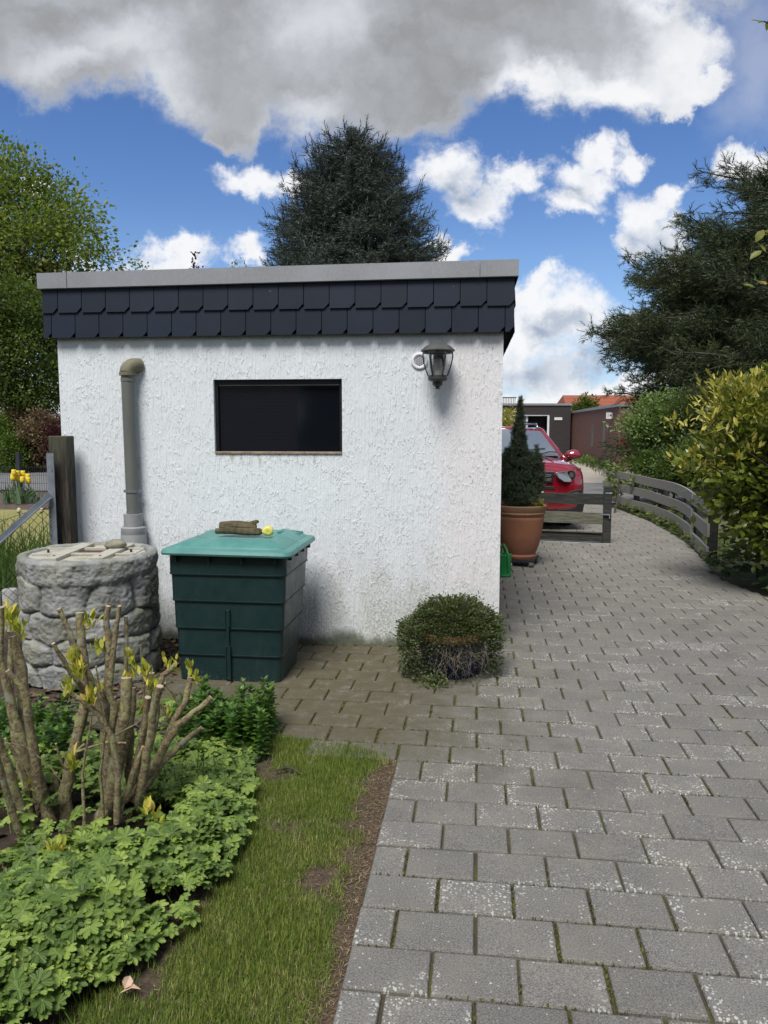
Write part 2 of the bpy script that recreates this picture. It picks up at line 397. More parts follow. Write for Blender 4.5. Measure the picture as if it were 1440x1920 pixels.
m_elbow = basic('mossy_pipe', (.13, .125, .085), (.19, .18, .12), rough=.75, scale=18, bs=.2)
m_sock = basic('light_grey_pipe', (.22, .23, .235), (.30, .31, .315), rough=.5, scale=6)
m_binbody = basic('dark_green_plastic', (.006, .023, .025), (.010, .030, .031), rough=.42, scale=5, bs=.05, bscale=200)
m_dummy = None
m_binlid = basic('teal_plastic', (.058, .205, .19), (.09, .255, .235), rough=.45, scale=6, bs=.05, bscale=150)
m_bark = basic('bark', (.055, .045, .025), (.12, .10, .05), rough=.9, scale=30, bs=.8, bscale=55, stretch=(1, 1, .3))
m_yellow = basic('yellow_ball', (.65, .60, .08), (.75, .7, .22), rough=.8, scale=50, bs=.6, bscale=60)
m_stone = basic('field_stone', (.16, .15, .11), (.27, .26, .20), rough=.8, scale=14, bs=.4)
m_galv = basic('galvanised_steel', (.20, .23, .27), (.30, .33, .37), rough=.5, metal=.5, scale=12, bs=.1)
m_postwood, t = newmat('old_post_wood')
g_ = t.noise(t.vec('MULTIPLY', t.obj, (9, 9, .9)), 9, 6, .7)
col = t.mix(t.smooth(g_, .35, .7), (.012, .011, .010), (.075, .062, .045))
col = t.mix(t.math('MULTIPLY', t.smooth(t.node('ShaderNodeSeparateXYZ', {0: t.obj}).outputs[2], 1.2, 1.5), .4), col, (.10, .11, .07))
put(t, Base_Color=col, Roughness=.9); bump(t, g_, .8, .01)
m_wire = basic('wire', (.03, .035, .035), rough=.6)
m_fence, t = newmat('weathered_rail')
g_ = t.noise(t.vec('MULTIPLY', t.node('ShaderNodeTexCoord').outputs['UV'], (1.2, 30, 1)), 3, 6, .7)
r_ = t.node('ShaderNodeNewGeometry').outputs['Random Per Island']
col = t.mix(t.smooth(g_, .3, .75), (.17, .165, .145), (.34, .335, .31))
put(t, Base_Color=col, Roughness=.85); bump(t, g_, .12, .003)
m_gatewood = basic('dark_gate_wood', (.012, .014, .014), (.045, .046, .040), rough=.8, scale=6, stretch=(1, 5, 8), bs=.5, bscale=20)
m_gatewood2 = basic('mossy_gate_wood', (.075, .078, .052), (.17, .17, .13), rough=.85, scale=5, stretch=(1, 5, 8), bs=.5, bscale=20)
m_terra = basic('terracotta', (.34, .135, .07), (.25, .11, .065), rough=.75, scale=4, bs=.15)
m_terrarim = basic('terracotta_rim', (.22, .14, .07), (.36, .17, .10), rough=.8, scale=9, bs=.15)
m_soil = basic('soil', (.035, .024, .016), (.075, .052, .034), rough=.95, scale=22, bs=.9, bscale=40)
m_can = basic('green_plastic', (.015, .22, .05), (.02, .27, .065), rough=.35, scale=5)
m_bluepot = basic('blue_glaze', (.008, .012, .05), (.012, .018, .07), rough=.2, scale=7)
m_rubber = basic('grey_rubber', (.16, .155, .14), rough=.7)
m_tyre = basic('tyre', (.012, .012, .013), rough=.8)
m_cut = basic('fresh_cut_wood', (.34, .26, .17), (.52, .42, .29), rough=.8, scale=60)
m_lichenbark, t = newmat('lichen_bark')
f = t.noise(t.obj, 38, 5, .7); f2 = t.noise(t.obj, 90, 4, .7)
col = t.mix(t.smooth(f2, .3, .7), (.085, .062, .035), (.27, .205, .125))
col = t.mix(t.math('MULTIPLY', t.smooth(f, .47, .58), .75), col, (.30, .30, .14))
col = t.mix(t.math('MULTIPLY', t.smooth(t.noise(t.obj, 17, 4), .58, .68), .7), col, (.30, .31, .26))
put(t, Base_Color=col, Roughness=.9); bump(t, t.math('ADD', f, f2), .9, .006)
m_trunk = basic('tree_bark', (.04, .035, .028), (.075, .065, .05), rough=.9, scale=8, bs=.5)
m_concrete = basic('concrete', (.26, .265, .26), (.38, .38, .37), rough=.85, scale=9, bs=.3)
m_asphalt = basic('asphalt', (.14, .14, .145), (.18, .18, .18), rough=.9, scale=3, bs=.3, bscale=90)
m_court = basic('light_court', (.40, .36, .30), (.33, .30, .26), rough=.9, scale=1.2)
m_ground = basic('ground', (.06, .075, .03), (.10, .10, .05), rough=.95, scale=2)
m_lawnfar = basic('yellow_lawn', (.20, .20, .055), (.28, .25, .09), rough=.95, scale=5, bs=.5, bscale=80)

def brick(name, c1, c2, mor, sx=.25, sy=.075, uvmode='x'):
    m, t = newmat(name)
    s = t.node('ShaderNodeSeparateXYZ', {0: t.obj})
    u = s.outputs[0] if uvmode == 'x' else s.outputs[1]
    v = t.node('ShaderNodeCombineXYZ', {0: u, 1: s.outputs[2], 2: 0.0}).outputs[0]
    b = t.node('ShaderNodeTexBrick', {'Vector': v, 'Color1': (*c1, 1), 'Color2': (*c2, 1), 'Mortar': (*mor, 1), 'Scale': 1.0, 'Mortar Size': .008, 'Brick Width': sx, 'Row Height': sy, 'Bias': 0.0})
    put(t, Base_Color=t.mix(t.math('MULTIPLY', t.noise(t.obj, 2), .3), b.outputs[0], tuple(c*.7 for c in c1)), Roughness=.85)
    bump(t, t.math('SUBTRACT', 1.0, b.outputs[1]), .4, .01)
    return m
m_brickr = brick('red_brick', (.16, .055, .042), (.11, .042, .035), (.13, .10, .085), uvmode='y')
m_brickd = brick('dark_brick', (.030, .024, .026), (.04, .03, .03), (.05, .045, .045))
m_tiles, t = newmat('orange_roof_tiles')
s = t.node('ShaderNodeSeparateXYZ', {0: t.obj})
wv_ = t.math('ABSOLUTE', t.math('SINE', t.math('MULTIPLY', s.outputs[2], 10.0)))
put(t, Base_Color=t.mix(t.smooth(wv_, 0, .5), (.20, .06, .03), t.mix(t.noise(t.obj, 3), (.30, .085, .04), (.25, .075, .04))), Roughness=.8)

# concrete pavers with fine aggregate, lichen dots, moss near the shaded wall
m_paver, t = newmat('concrete_paver')
rnd = t.node('ShaderNodeNewGeometry').outputs['Random Per Island']
s = t.node('ShaderNodeSeparateXYZ', {0: t.obj}); U_, V_ = s.outputs[0], s.outputs[1]
agg = t.noise(t.obj, 190, 5, .8); cl = t.noise(t.obj, 5, 4, .6)
col = t.mix(t.smooth(agg, .34, .68), (.072, .070, .065), (.272, .264, .246))
col = t.node('ShaderNodeHueSaturation', {'Color': col, 'Value': t.lin(rnd, 0, 1, .91, 1.08)}).outputs[0]
col = t.mix(t.smooth(cl, .35, .75), col, t.mix(.42, col, (.23, .215, .18)))
far = t.smooth(V_, 2.0, 6.0)
col = t.mix(t.math('MULTIPLY', far, .35), col, (.27, .25, .215))
mossf = t.math('MULTIPLY', t.smooth(t.math('ADD', U_, t.math('MULTIPLY', t.math('SUBTRACT', cl, .5), 1.2)), .95, -.25), t.smooth(V_, -.45, .35))
mossf = t.math('MULTIPLY', mossf, t.smooth(t.noise(t.obj, 11, 5, .7), .12, .55))
col = t.mix(t.math('MULTIPLY', mossf, .86), col, (.082, .070, .034))
stn = t.smooth(t.noise(t.obj, 1.7, 6, .7), .46, .72)
col = t.mix(t.math('MULTIPLY', stn, .28), col, (.085, .078, .062))
# lichen
wob = t.vec('ADD', t.obj, t.vec('MULTIPLY', t.vec('SUBTRACT', t.noise(t.obj, 120, 2, out='Color'), (.5, .5, .5)), (.008, .008, .008)))
def dots(scale, r0, thr, seedoff):
    vo = t.node('ShaderNodeTexVoronoi', {'Vector': t.vec('ADD', wob, seedoff), 'Scale': scale, 'Randomness': 1.0}, feature='F1', voronoi_dimensions='2D')
    on = t.math('GREATER_THAN', t.node('ShaderNodeSeparateColor', {0: vo.outputs['Color']}).outputs[0], thr)
    sz = t.lin(t.node('ShaderNodeSeparateColor', {0: vo.outputs['Color']}).outputs[1], 0, 1, .45*r0, r0)
    return t.math('MULTIPLY', on, t.math('LESS_THAN', vo.outputs['Distance'], sz))
edge = t.node('ShaderNodeUVMap').outputs[0]
se = t.node('ShaderNodeSeparateXYZ', {0: edge})
ed = t.math('MINIMUM', t.math('MINIMUM', se.outputs[0], t.math('SUBTRACT', 1.0, se.outputs[0])), t.math('MINIMUM', se.outputs[1], t.math('SUBTRACT', 1.0, se.outputs[1])))
clump = t.math('ADD', t.math('ADD', t.noise(t.obj, 2.6, 3, .6), t.math('MULTIPLY', t.math('SUBTRACT', rnd, .5), .20)), t.math('MULTIPLY', t.smooth(ed, .22, .02), .12))
d1 = t.math('MULTIPLY', dots(44, .27, .42, (0, 0, 0)), t.smooth(clump, .63, .74))
d2 = t.math('MULTIPLY', dots(75, .28, .45, (3.3, 1.7, 0)), t.smooth(clump, .61, .72))
d3 = dots(48, .16, .90, (7.1, 2.2, 0))
dd = t.math('MAXIMUM', t.math('MAXIMUM', d1, d2), d3)
dd = t.math('MULTIPLY', dd, t.math('SUBTRACT', 1.0, t.math('MULTIPLY', mossf, .9)))
col = t.mix(t.math('MULTIPLY', dd, .60), col, (.60, .62, .58))
put(t, Base_Color=col, Roughness=.9, Specular_IOR_Level=.3)
bump(t, t.math('ADD', t.noise(t.obj, 180, 4, .7), t.math('MULTIPLY', cl, .3)), .55, .004)
m_joint, t = newmat('mossy_joint')
s = t.node('ShaderNodeSeparateXYZ', {0: t.obj})
f = t.smooth(t.math('ADD', t.noise(t.obj, 6, 4, .6), t.math('ADD', t.math('MULTIPLY', t.smooth(s.outputs[0], 2.6, 0.0), .10), t.math('MULTIPLY', t.math('MULTIPLY', t.smooth(s.outputs[0], 1.2, -.2), t.smooth(s.outputs[1], -.3, .3)), .25))), (.46), .70)
c_ = t.mix(t.noise(t.obj, 90, 3), (.035, .027, .018), (.085, .068, .045)); g_ = t.mix(t.noise(t.obj, 110, 4), (.04, .045, .010), (.13, .125, .03))
put(t, Base_Color=t.mix(f, c_, g_), Roughness=.95); bump(t, t.noise(t.obj, 120, 4), 1, .01)

m_rock, t = newmat('moulded_stone')
col = t.mix(t.smooth(t.noise(t.obj, 6, 6, .7), .3, .7), (.17, .18, .18), (.40, .405, .39))
s = t.node('ShaderNodeSeparateXYZ', {0: t.obj})
col = t.mix(t.math('MULTIPLY', t.smooth(t.noise(t.obj, 4.5, 5, .65), .40, .64), .7), col, (.22, .22, .15))
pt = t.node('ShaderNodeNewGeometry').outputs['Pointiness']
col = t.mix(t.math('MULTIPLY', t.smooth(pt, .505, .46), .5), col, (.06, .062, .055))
col = t.mix(t.math('MULTIPLY', t.smooth(t.noise(t.obj, 50, 4, .7), .55, .75), .3), col, (.40, .41, .40))
put(t, Base_Color=col, Roughness=.8, Specular_IOR_Level=.35); bump(t, t.noise(t.obj, 45, 6, .7), .8, .012)
m_blid, t = newmat('barrel_lid_plastic')
col = t.mix(t.noise(t.obj, 7, 5, .65), (.32, .31, .26), (.50, .48, .42)); col = t.mix(t.math('MULTIPLY', t.smooth(t.noise(t.obj, 9, 5, .6), .5, .68), .6), col, (.21, .185, .085))
put(t, Base_Color=col, Roughness=.8); bump(t, t.noise(t.obj, 60, 4), .3, .005)

# ------------------------------------------------------------------ setting
def sheet(name, poly, z, mat, loc=(0, 0, 0), rz=0, parent=None):
    me = bpy.data.meshes.new(name); me.from_pydata([(x, y, z) for x, y in poly], [], [list(range(len(poly)))]); me.update()
    o = link(name, me, mat, parent, loc=loc, rz=rz); tag(o, kind='structure'); return o
sheet('ground', [(-400, -60), (400, -60), (400, 600), (-400, 600)], -.05, m_ground)
sheet('road', [(-60, 31.5), (-60, 44.5), (-12, 28.2), (5.9, 22.4), (45, 11.5), (45, 4.5), (5.8, 16.0), (-9, 19.6)], -.02, m_asphalt)
sheet('forecourt', [(-4, 25.6), (5.9, 22.4), (12, 20.7), (9.3, 41), (-6, 41)], -.016, m_court)

# paving: every stone is real, laid in running bond
PO = Vector((0.058, 3.474, 0)); PR = R(-7)
def toUV(X, Y):
    dx, dy = X-PO.x, Y-PO.y; return dx*cos(PR)+dy*sin(PR), -dx*sin(PR)+dy*cos(PR)
def toXY(u, v): return PO.x+u*cos(PR)-v*sin(PR), PO.y+u*sin(PR)+v*cos(PR)
GA = R(6.3); GL = Vector((-2.361, 5.650, 0)); GW, GD = 3.19, 5.2
def gw(u, v, z=0): return Vector((GL.x+u*cos(GA)+v*sin(GA), GL.y-u*sin(GA)+v*cos(GA), z))
def inGarage(X, Y):
    dx, dy = X-GL.x, Y-GL.y; u = dx*cos(GA)-dy*sin(GA); v = dx*sin(GA)+dy*cos(GA); return -.0 < u < GW-.2 and .2 < v < GD-.2
RB = [(-2, 3.7), (6.6, 3.62), (7.0, 3.56), (7.6, 3.5), (8.17, 3.57), (8.83, 3.76), (10.29, 4.12), (11.65, 4.34), (13, 4.5), (14.1, 4.54), (17.5, 4.6)]
def rightX(Y): return float(np.interp(Y, [a for a, b in RB], [b for a, b in RB]))
pw_, ph_, gap = .250, .187, .0095
pV = []; pF = []; pUV = []; rr = random.Random(5)
def add_paver(u0, u1, v0, v1):
    g = gap/2; b = .007
    u0 += g+rr.uniform(-.002, .002); u1 -= g+rr.uniform(-.002, .002); v0 += g*1.15+rr.uniform(-.001, .0015); v1 -= g*1.15+rr.uniform(-.001, .0015)
    if u1-u0 < .04: return
    dz = rr.uniform(-.0022, .0022); tx, ty = rr.uniform(-.008, .008), rr.uniform(-.010, .010); uc, vc = (u0+u1)/2, (v0+v1)/2
    def z(u, v): return dz+(u-uc)*tx+(v-vc)*ty
    def ring(i, zz): return [(u0+i, v0+i, z(u0+i, v0+i)+zz), (u1-i, v0+i, z(u1-i, v0+i)+zz), (u1-i, v1-i, z(u1-i, v1-i)+zz), (u0+i, v1-i, z(u0+i, v1-i)+zz)]
    B = len(pV); pV.extend(ring(0, -.03)+ring(0, -b)+ring(b*.45, -b*.25)+ring(b*1.2, 0))
    for k in range(3):
        for j in range(4): pF.append((B+k*4+j, B+k*4+(j+1) % 4, B+(k+1)*4+(j+1) % 4, B+(k+1)*4+j))
    pF.append((B+12, B+13, B+14, B+15))
    for k in range(4):
        pUV.extend([(0, 0), (1, 0), (1, 1), (0, 1)])
for row in range(-14, 76):
    v0 = row*ph_; v1 = v0+ph_
    if row < 0: ul = 0.0
    elif row == 0: ul = -.45
    elif v0 < 1.0: ul = -1.95
    elif v0 < 1.35: ul = -1.36
    else: ul = -1.3
    off = 0.0 if row % 2 == 0 else .5*pw_
    cu = -3.0
    ks = range(-16, 26)
    for k in ks:
        a = k*pw_+off+.0; b_ = a+pw_
        if b_ <= ul+.01: continue
        a = max(a, ul)
        X, Y = toXY((a+b_)/2, (v0+v1)/2)
        xr = rightX(Y); ur = toUV(xr, Y)[0]
        if a > ur-.04: continue
        b2 = min(b_, ur)
        if inGarage(X, Y): continue
        add_paver(a, b2, v0, v1)
me = np_mesh(np.array(pV), [np.array(pF)], np.array(pUV))
o = link('paving', me, m_paver, loc=PO, rz=PR); tag(o, kind='structure')
jp = [(0.0, -2.7), (4.3, -2.7), (4.3, 1.2)]+[toUV(x+.02, y) for y, x in RB[1:]]+[(-1.4, 13.9), (-1.4, 2.0), (-1.38, 1.4), (-1.96, 1.1), (-1.96, .17), (-.46, .02), (0.0, 0.0)]
sheet('paving_joints', jp, -.014, m_joint, loc=PO, rz=PR)

# bed soil, lawn
bed_poly = [(-3.4, 1.2), (-.88, 1.55), (-.80, 1.95), (-.66, 2.05), (-.58, 2.25), (-.50, 2.5), (-.50, 2.82), (-.58, 3.38), (-.52, 3.72), (-.62, 3.80), (-1.0, 3.95), (-1.9, 4.05), (-1.9, 4.9), (-1.40, 4.9), (-1.30, 5.6), (-2.35, 5.75), (-3.4, 5.9)]
m_bed = basic('bed_soil', (.028, .020, .014), (.065, .046, .032), rough=.95, scale=25, bs=1, bscale=45)
sheet('flower_bed', bed_poly, -.014, m_bed)
m_lawnbase = basic('lawn_soil', (.055, .038, .024), (.12, .085, .055), rough=.95, scale=40, bs=1, bscale=120)
sheet('lawn', [(-1.3, .2), (-.28, .2), (0.09, 3.44), (-.05, 3.52), (-.55, 3.74), (-.66, 3.6), (-.66, 2.1), (-1.0, 1.6)], -.0115, m_lawnbase)
sheet('far_lawn', [(-14, 9.0), (-2.9, 8.0), (-2.6, 12.6), (-3.0, 14.6), (-16, 16.2)], -.03, m_lawnfar)
m_mulch = basic('mulch', (.05, .032, .024), (.14, .10, .085), rough=.95, scale=14, bs=1, bscale=30)
sheet('far_bed', [(-16, 16.1), (-3.0, 14.5), (-2.6, 17.9), (-9, 19.4), (-20, 22)], -.026, m_mulch)

# lawn blades
def inpoly(x, y, poly):
    poly = np.array(poly); c = np.zeros(len(x), bool); j = len(poly)-1
    for i in range(len(poly)):
        xi, yi = poly[i]; xj, yj = poly[j]
        c ^= ((yi > y) != (yj > y)) & (x < (xj-xi)*(y-yi)/(yj-yi+1e-12)+xi); j = i
    return c
def bedEdge(Y): return np.interp(Y, [1.5, 1.95, 2.05, 2.25, 2.5, 2.82, 3.38, 3.75], [-.95, -.82, -.70, -.62, -.55, -.55, -.63, -.60])
def paveEdge(Y): return PO.x-(PO.y-Y)*math.tan(R(7))
N = 150000
x = rng.uniform(-1.2, .1, N); y = rng.uniform(1.5, 3.80, N)
pe = paveEdge(y); be = bedEdge(y)
topb = np.interp(x, [-.62, -.3, 0.0, .06], [3.76, 3.70, 3.52, 3.46])
xyz = np.stack([x, y, x*0], 1)
patch = fbm(xyz, 4.5, 3)
bare = np.interp(y, [1.5, 2.2, 2.7, 3.1, 3.35, 3.6], [.01, .04, .08, .09, .04, -.08])
edgef = (pe-bare*(.9+1.6*vnoise(xyz, 9))-x)
pr = np.clip(edgef/.05, 0, 1)*np.clip((x-be+.03)/.05, 0, 1)*(patch > -.27+.25*rng.random(N)-.1)
keep = (rng.random(N) < pr) & (y < topb+.05*vnoise(xyz, 14))
x, y, patch = x[keep], y[keep], patch[keep]; n = len(x)
TB = np.array([[-.5, 0, 0], [.5, 0, 0], [-.42, .5, 0], [.42, .5, 0], [0, 1, -.16]])
a = rng.uniform(0, 2*pi, n); tilt = np.abs(rng.normal(0, .85, n))+.15
d = np.stack([np.cos(a)*np.sin(tilt), np.sin(a)*np.sin(tilt), np.cos(tilt)], 1)
nn_ = np.stack([np.cos(a), np.sin(a), np.zeros(n)], 1)
hgt = (.015+.020*rng.random(n))*(1+.9*np.clip(patch, 0, .4))*np.where(y > 3.3, 1.25, 1)
wid = rng.uniform(.0016, .0032, n)/hgt
me = inst(TB, [np.array([[0, 1, 3, 2]]), np.array([[2, 3, 4]])], np.stack([x, y, np.full(n, -.012)], 1), frames(d, nn_), hgt, wid=wid)
m_grass, t = leafmat('grass_blades', [(0, (.09, .145, .025)), (.45, (.155, .22, .036)), (.74, (.24, .27, .06)), (.92, (.34, .31, .13)), (1, (.48, .41, .24))], rough=.55, trans=.35, clump=5.0)
o = link('grass', me, m_grass); tag(o, 'short green lawn grass beside the paved drive', 'grass', kind='stuff')
n = 1500; x2 = rng.uniform(-.95, .02, n); y2 = rng.uniform(1.55, 3.7, n)
ok = (x2 < paveEdge(y2)-.03) & (x2 > bedEdge(y2)-.02); x2, y2 = x2[ok], y2[ok]; n = len(x2)
a = rng.uniform(0, 2*pi, n); tilt = np.abs(rng.normal(0, .8, n))+.3
d = np.stack([np.cos(a)*np.sin(tilt), np.sin(a)*np.sin(tilt), np.cos(tilt)+.1], 1)
hh2 = rng.uniform(.03, .06, n)
me = inst(TB*np.array([1, 1, 2.2]), [np.array([[0, 1, 3, 2]]), np.array([[2, 3, 4]])], np.stack([x2, y2, np.full(n, -.012)], 1), frames(d, np.stack([np.cos(a), np.sin(a), np.zeros(n)], 1)), hh2, wid=.003/hh2)
o = link('long_grass', me, leafmat('long_blades', [(0, (.10, .17, .03)), (.6, (.20, .27, .06)), (.85, (.30, .32, .10)), (1, (.55, .47, .28))], rough=.5, trans=.35, clump=5)[0]); tag(o, 'longer loose grass blades standing out of the short lawn', 'grass', kind='stuff')
n = 5200; y3 = rng.uniform(1.55, 3.5, n); x3 = paveEdge(y3)-np.abs(rng.normal(0, .13, n))-.004
pb_ = rng.random(n) < .3; x3 = np.where(pb_, rng.uniform(-.7, -.1, n), x3); x3 = np.minimum(x3, paveEdge(y3)-.006)
d = nrm(rng.normal(size=(n, 3)))
CL_ = (np.array([[0, 0, .6], [-.6, -.4, 0], [.6, -.3, 0], [.1, .7, 0], [0, 0, -.5]]), [np.array([[0, 1, 2], [0, 2, 3], [0, 3, 1], [4, 2, 1], [4, 3, 2], [4, 1, 3]])])
me = inst(*CL_, np.stack([x3, y3, np.full(n, -.0095)], 1), frames(d, nrm(rng.normal(size=(n, 3)))), rng.uniform(.002, .0075, n))
o = link('soil_crumbs', me, basic('soil_crumb', (.06, .04, .026), (.15, .105, .07), rough=.95, scale=60, island=.4)); tag(o, 'loose brown soil crumbs along the edge of the pavers', 'soil', kind='stuff')
# straw and clippings on the bare strip
N = 3600; y = rng.uniform(1.6, 3.55, N); x = np.where(rng.random(N) < .75, paveEdge(y)-np.abs(rng.normal(.01, .075, N)), rng.uniform(-.75, -.05, N)); x = np.minimum(x, paveEdge(y)-.004)
a = rng.uniform(0, 2*pi, N); d = np.stack([np.cos(a), np.sin(a), rng.uniform(-.05, .25, N)], 1)
STK = np.array([[-.5, 0, 0], [.5, 0, 0], [.4, 1, .08], [-.4, 1, .08]])
L_ = rng.uniform(.005, .022, N)
me = inst(STK, [np.array([[0, 1, 2, 3]])], np.stack([x, y, rng.uniform(-.010, -.004, N)], 1), frames(d, np.tile([0, 0, 1.], (N, 1))), L_, wid=rng.uniform(.0008, .002, N)/L_)
m_straw, t = newmat('dry_straw')
r_ = t.node('ShaderNodeNewGeometry').outputs['Random Per Island']
put(t, Base_Color=t.ramp(r_, [(0, (.08, .05, .025)), (.6, (.18, .125, .065)), (1, (.42, .34, .2))]), Roughness=.9)
o = link('dry_clippings', me, m_straw); tag(o, 'pale straw clippings on the bare soil beside the pavers', 'clippings', kind='stuff')

# leaf litter between barrel, bin and wall and in the bed
N = 2400; x = np.concatenate([rng.uniform(-2.2, -1.2, N//2), rng.uniform(-2.3, -.6, N//2)]); y = np.concatenate([rng.uniform(4.1, 5.6, N//2), rng.uniform(2.0, 4.2, N//2)])
ok = (np.hypot(x+1.9, y-4.83) > .40) & ~((x > -1.3) & (y > 4.2) & (y < 4.6))
x, y = x[ok], y[ok]; N = len(x); a = rng.uniform(0, 2*pi, N)
d = np.stack([np.cos(a), np.sin(a), rng.uniform(-.2, .3, N)], 1); nz = nrm(np.stack([rng.normal(0, .4, N), rng.normal(0, .4, N), np.ones(N)], 1))
me = inst(*OVAL[:2], np.stack([x, y, rng.uniform(-.01, .012, N)], 1), frames(d, nz), rng.uniform(.025, .06, N))
m_litter, t = newmat('dead_leaves')
r_ = t.node('ShaderNodeNewGeometry').outputs['Random Per Island']
put(t, Base_Color=t.ramp(r_, [(0, (.022, .012, .010)), (.6, (.07, .04, .028)), (1, (.17, .11, .07))]), Roughness=.85)
o = link('leaf_litter', me, m_litter); tag(o, 'dark brown dead leaves on the soil between stone barrel and wall', 'leaf litter', kind='stuff')

# ------------------------------------------------------------------ garage (the white outbuilding)
gar = thing('garage', 'white stuccoed flat roofed garage with slate shingle fascia and zinc edge', 'garage', GL, -GA)
WX0, WX1, WZ0, WZ1 = 1.155, 2.08, 1.371, 1.897
ZT = 2.30
b = MB(); th = .24
# front wall with window opening
b.add([(0, 0, 0), (WX0, 0, 0), (WX1, 0, 0), (GW, 0, 0), (0, 0, WZ0), (WX0, 0, WZ0), (WX1, 0, WZ0), (GW, 0, WZ0), (0, 0, WZ1), (WX0, 0, WZ1), (WX1, 0, WZ1), (GW, 0, WZ1), (0, 0, ZT), (WX0, 0, ZT), (WX1, 0, ZT), (GW, 0, ZT)],
      [(0, 1, 5, 4), (1, 2, 6, 5), (2, 3, 7, 6), (4, 5, 9, 8), (6, 7, 11, 10), (8, 9, 13, 12), (9, 10, 14, 13), (10, 11, 15, 14)])
b.add([(WX0, 0, WZ0), (WX1, 0, WZ0), (WX1, 0, WZ1), (WX0, 0, WZ1), (WX0, .16, WZ0), (WX1, .16, WZ0), (WX1, .16, WZ1), (WX0, .16, WZ1)], [(0, 1, 5, 4), (1, 2, 6, 5), (2, 3, 7, 6), (3, 0, 4, 7)])
b.add([(0, 0, 0), (0, GD, 0), (0, GD, ZT), (0, 0, ZT), (GW, 0, 0), (GW, GD, 0), (GW, GD, ZT), (GW, 0, ZT)], [(0, 1, 2, 3), (4, 7, 6, 5), (1, 5, 6, 2)])
o = b.build('wall', m_stucco, gar)
wn = MB().box(WX0, WX1, .055, .075, WZ0, WZ1).build('window', m_glassdark, gar)
fr = MB()
fr.box(WX0+.001, WX0+.022, .030, .0545, WZ0+.018, WZ1-.001); fr.box(WX1-.022, WX1-.001, .030, .0545, WZ0+.018, WZ1-.001)
fr.box(WX0+.023, WX1-.023, .030, .0545, WZ1-.040, WZ1-.001)
fr.build('frame', m_frame, wn, bevel=.002)
MB().box(WX0+.03, WX1-.024, .0285, .0299, WZ1-.043, WZ1-.037).build('seal', m_cap, wn)
MB().box(WX0+.002, WX1-.002, -.010, .0545, WZ0+.001, WZ0+.017).build('sill', m_sillwood, wn, bevel=.003)
FX0, FX1, FY = -.072, GW+.068, -.055
FZ0, FZ1 = 2.195, 2.545
b = MB(); b.box(FX0+.01, FX1-.01, FY+.012, GD+.05, FZ0+.012, 2.62); 
o = b.build('fascia_board', basic('fascia_dark', (.002, .002, .003), rough=.9, spec=.1), gar)
# shingles: two courses, cut lower corner, slightly lapped
def shingle(b, u0, u1, z0, z1, lap, place, rs):
    c = .036; u0 += .0035; sk = rs.uniform(-.0015, .0015)
    poly = [(u0, z0+sk), (u1-c, z0+sk), (u1-.0015, z0+c+sk), (u1-.0015, z1), (u0, z1)]
    th_ = .005
    n = len(poly)
    def off(z): return lap*(1-(z-z0)/(z1-z0))+.002
    vs = [place(u, -off(z)-th_, z) for u, z in poly]+[place(u, -off(z)+.0005, z) for u, z in poly]
    b.add(vs, [tuple(range(n)), tuple(n+i for i in reversed(range(n)))]+[(i, n+i, n+(i+1) % n, (i+1) % n) for i in range(n)])
b = MB(); rs = random.Random(3)
front = lambda u, v, z: (u, FY+.012+v, z)
side = lambda u, v, z: (FX1-.012-v, u, z)
for zi, (z0, z1, ph) in enumerate(((FZ0, FZ0+.19, .14), (FZ0+.174, FZ1+.005, .195))):
    u = FX0
    edges = [FX0]+[ph-.178*.5+.0+.178*k+(.0 if True else 0)-.06 for k in range(0, 19)]+[FX1]
    edges = [e for e in edges if FX0 <= e <= FX1]; edges = sorted(set(edges))
    edges = [edges[0]]+[e for e in edges[1:-1] if e-FX0 > .05 and FX1-e > .05]+[edges[-1]]
    for i in range(len(edges)-1):
        shingle(b, edges[i], edges[i+1], z0, z1, .010 if zi == 0 else .013, front, rs)
    for k in range(30):
        shingle(b, FY+.012+k*.178, FY+.012+(k+1)*.178, z0, z1, .010 if zi == 0 else .013, side, rs)
b.build('shingle_fascia', m_slate, gar)
b = MB()
zt = [2.648, 2.668]
def zc(x, base): return base+(x-FX0)/(FX1-FX0)*.018
zx = [FX0-.018, .13, .134, FX1-.235, FX1-.231, FX1+.022]
for i in (0, 2, 4):
    x0, x1 = zx[i], zx[i+1]; pr_ = .0 if i != 2 else .0
    y0 = FY-.022
    b.add([(x0, y0, zc(x0, 2.538)), (x1, y0, zc(x1, 2.538)), (x1, y0, zc(x1, 2.645)), (x0, y0, zc(x0, 2.645)), (x0, GD+.09, zc(x0, 2.645)), (x1, GD+.09, zc(x1, 2.645)), (x0, y0+.012, zc(x0, 2.533)), (x1, y0+.012, zc(x1, 2.533)), (x0, GD+.09, zc(x0, 2.538)), (x1, GD+.09, zc(x1, 2.538)), (x0, y0+.012, zc(x0, 2.56)), (x1, y0+.012, zc(x1, 2.56))],
          [(0, 1, 2, 3), (3, 2, 5, 4), (0, 6, 7, 1), (6, 10, 11, 7)]+([(0, 3, 4, 8)] if i == 0 else [])+([(1, 9, 5, 2)] if i == 4 else []))
for x0 in (.132, FX1-.233):
    b.box(x0-.014, x0-.001, FY-.0245, FY-.0225, zc(x0, 2.536), zc(x0, 2.648)); 
b.build('zinc_edging', m_zinc, gar)
MB().box(FX0+.1, FX1-.1, FY+.1, GD, 2.621, 2.632).build('roof', m_asphalt, gar)
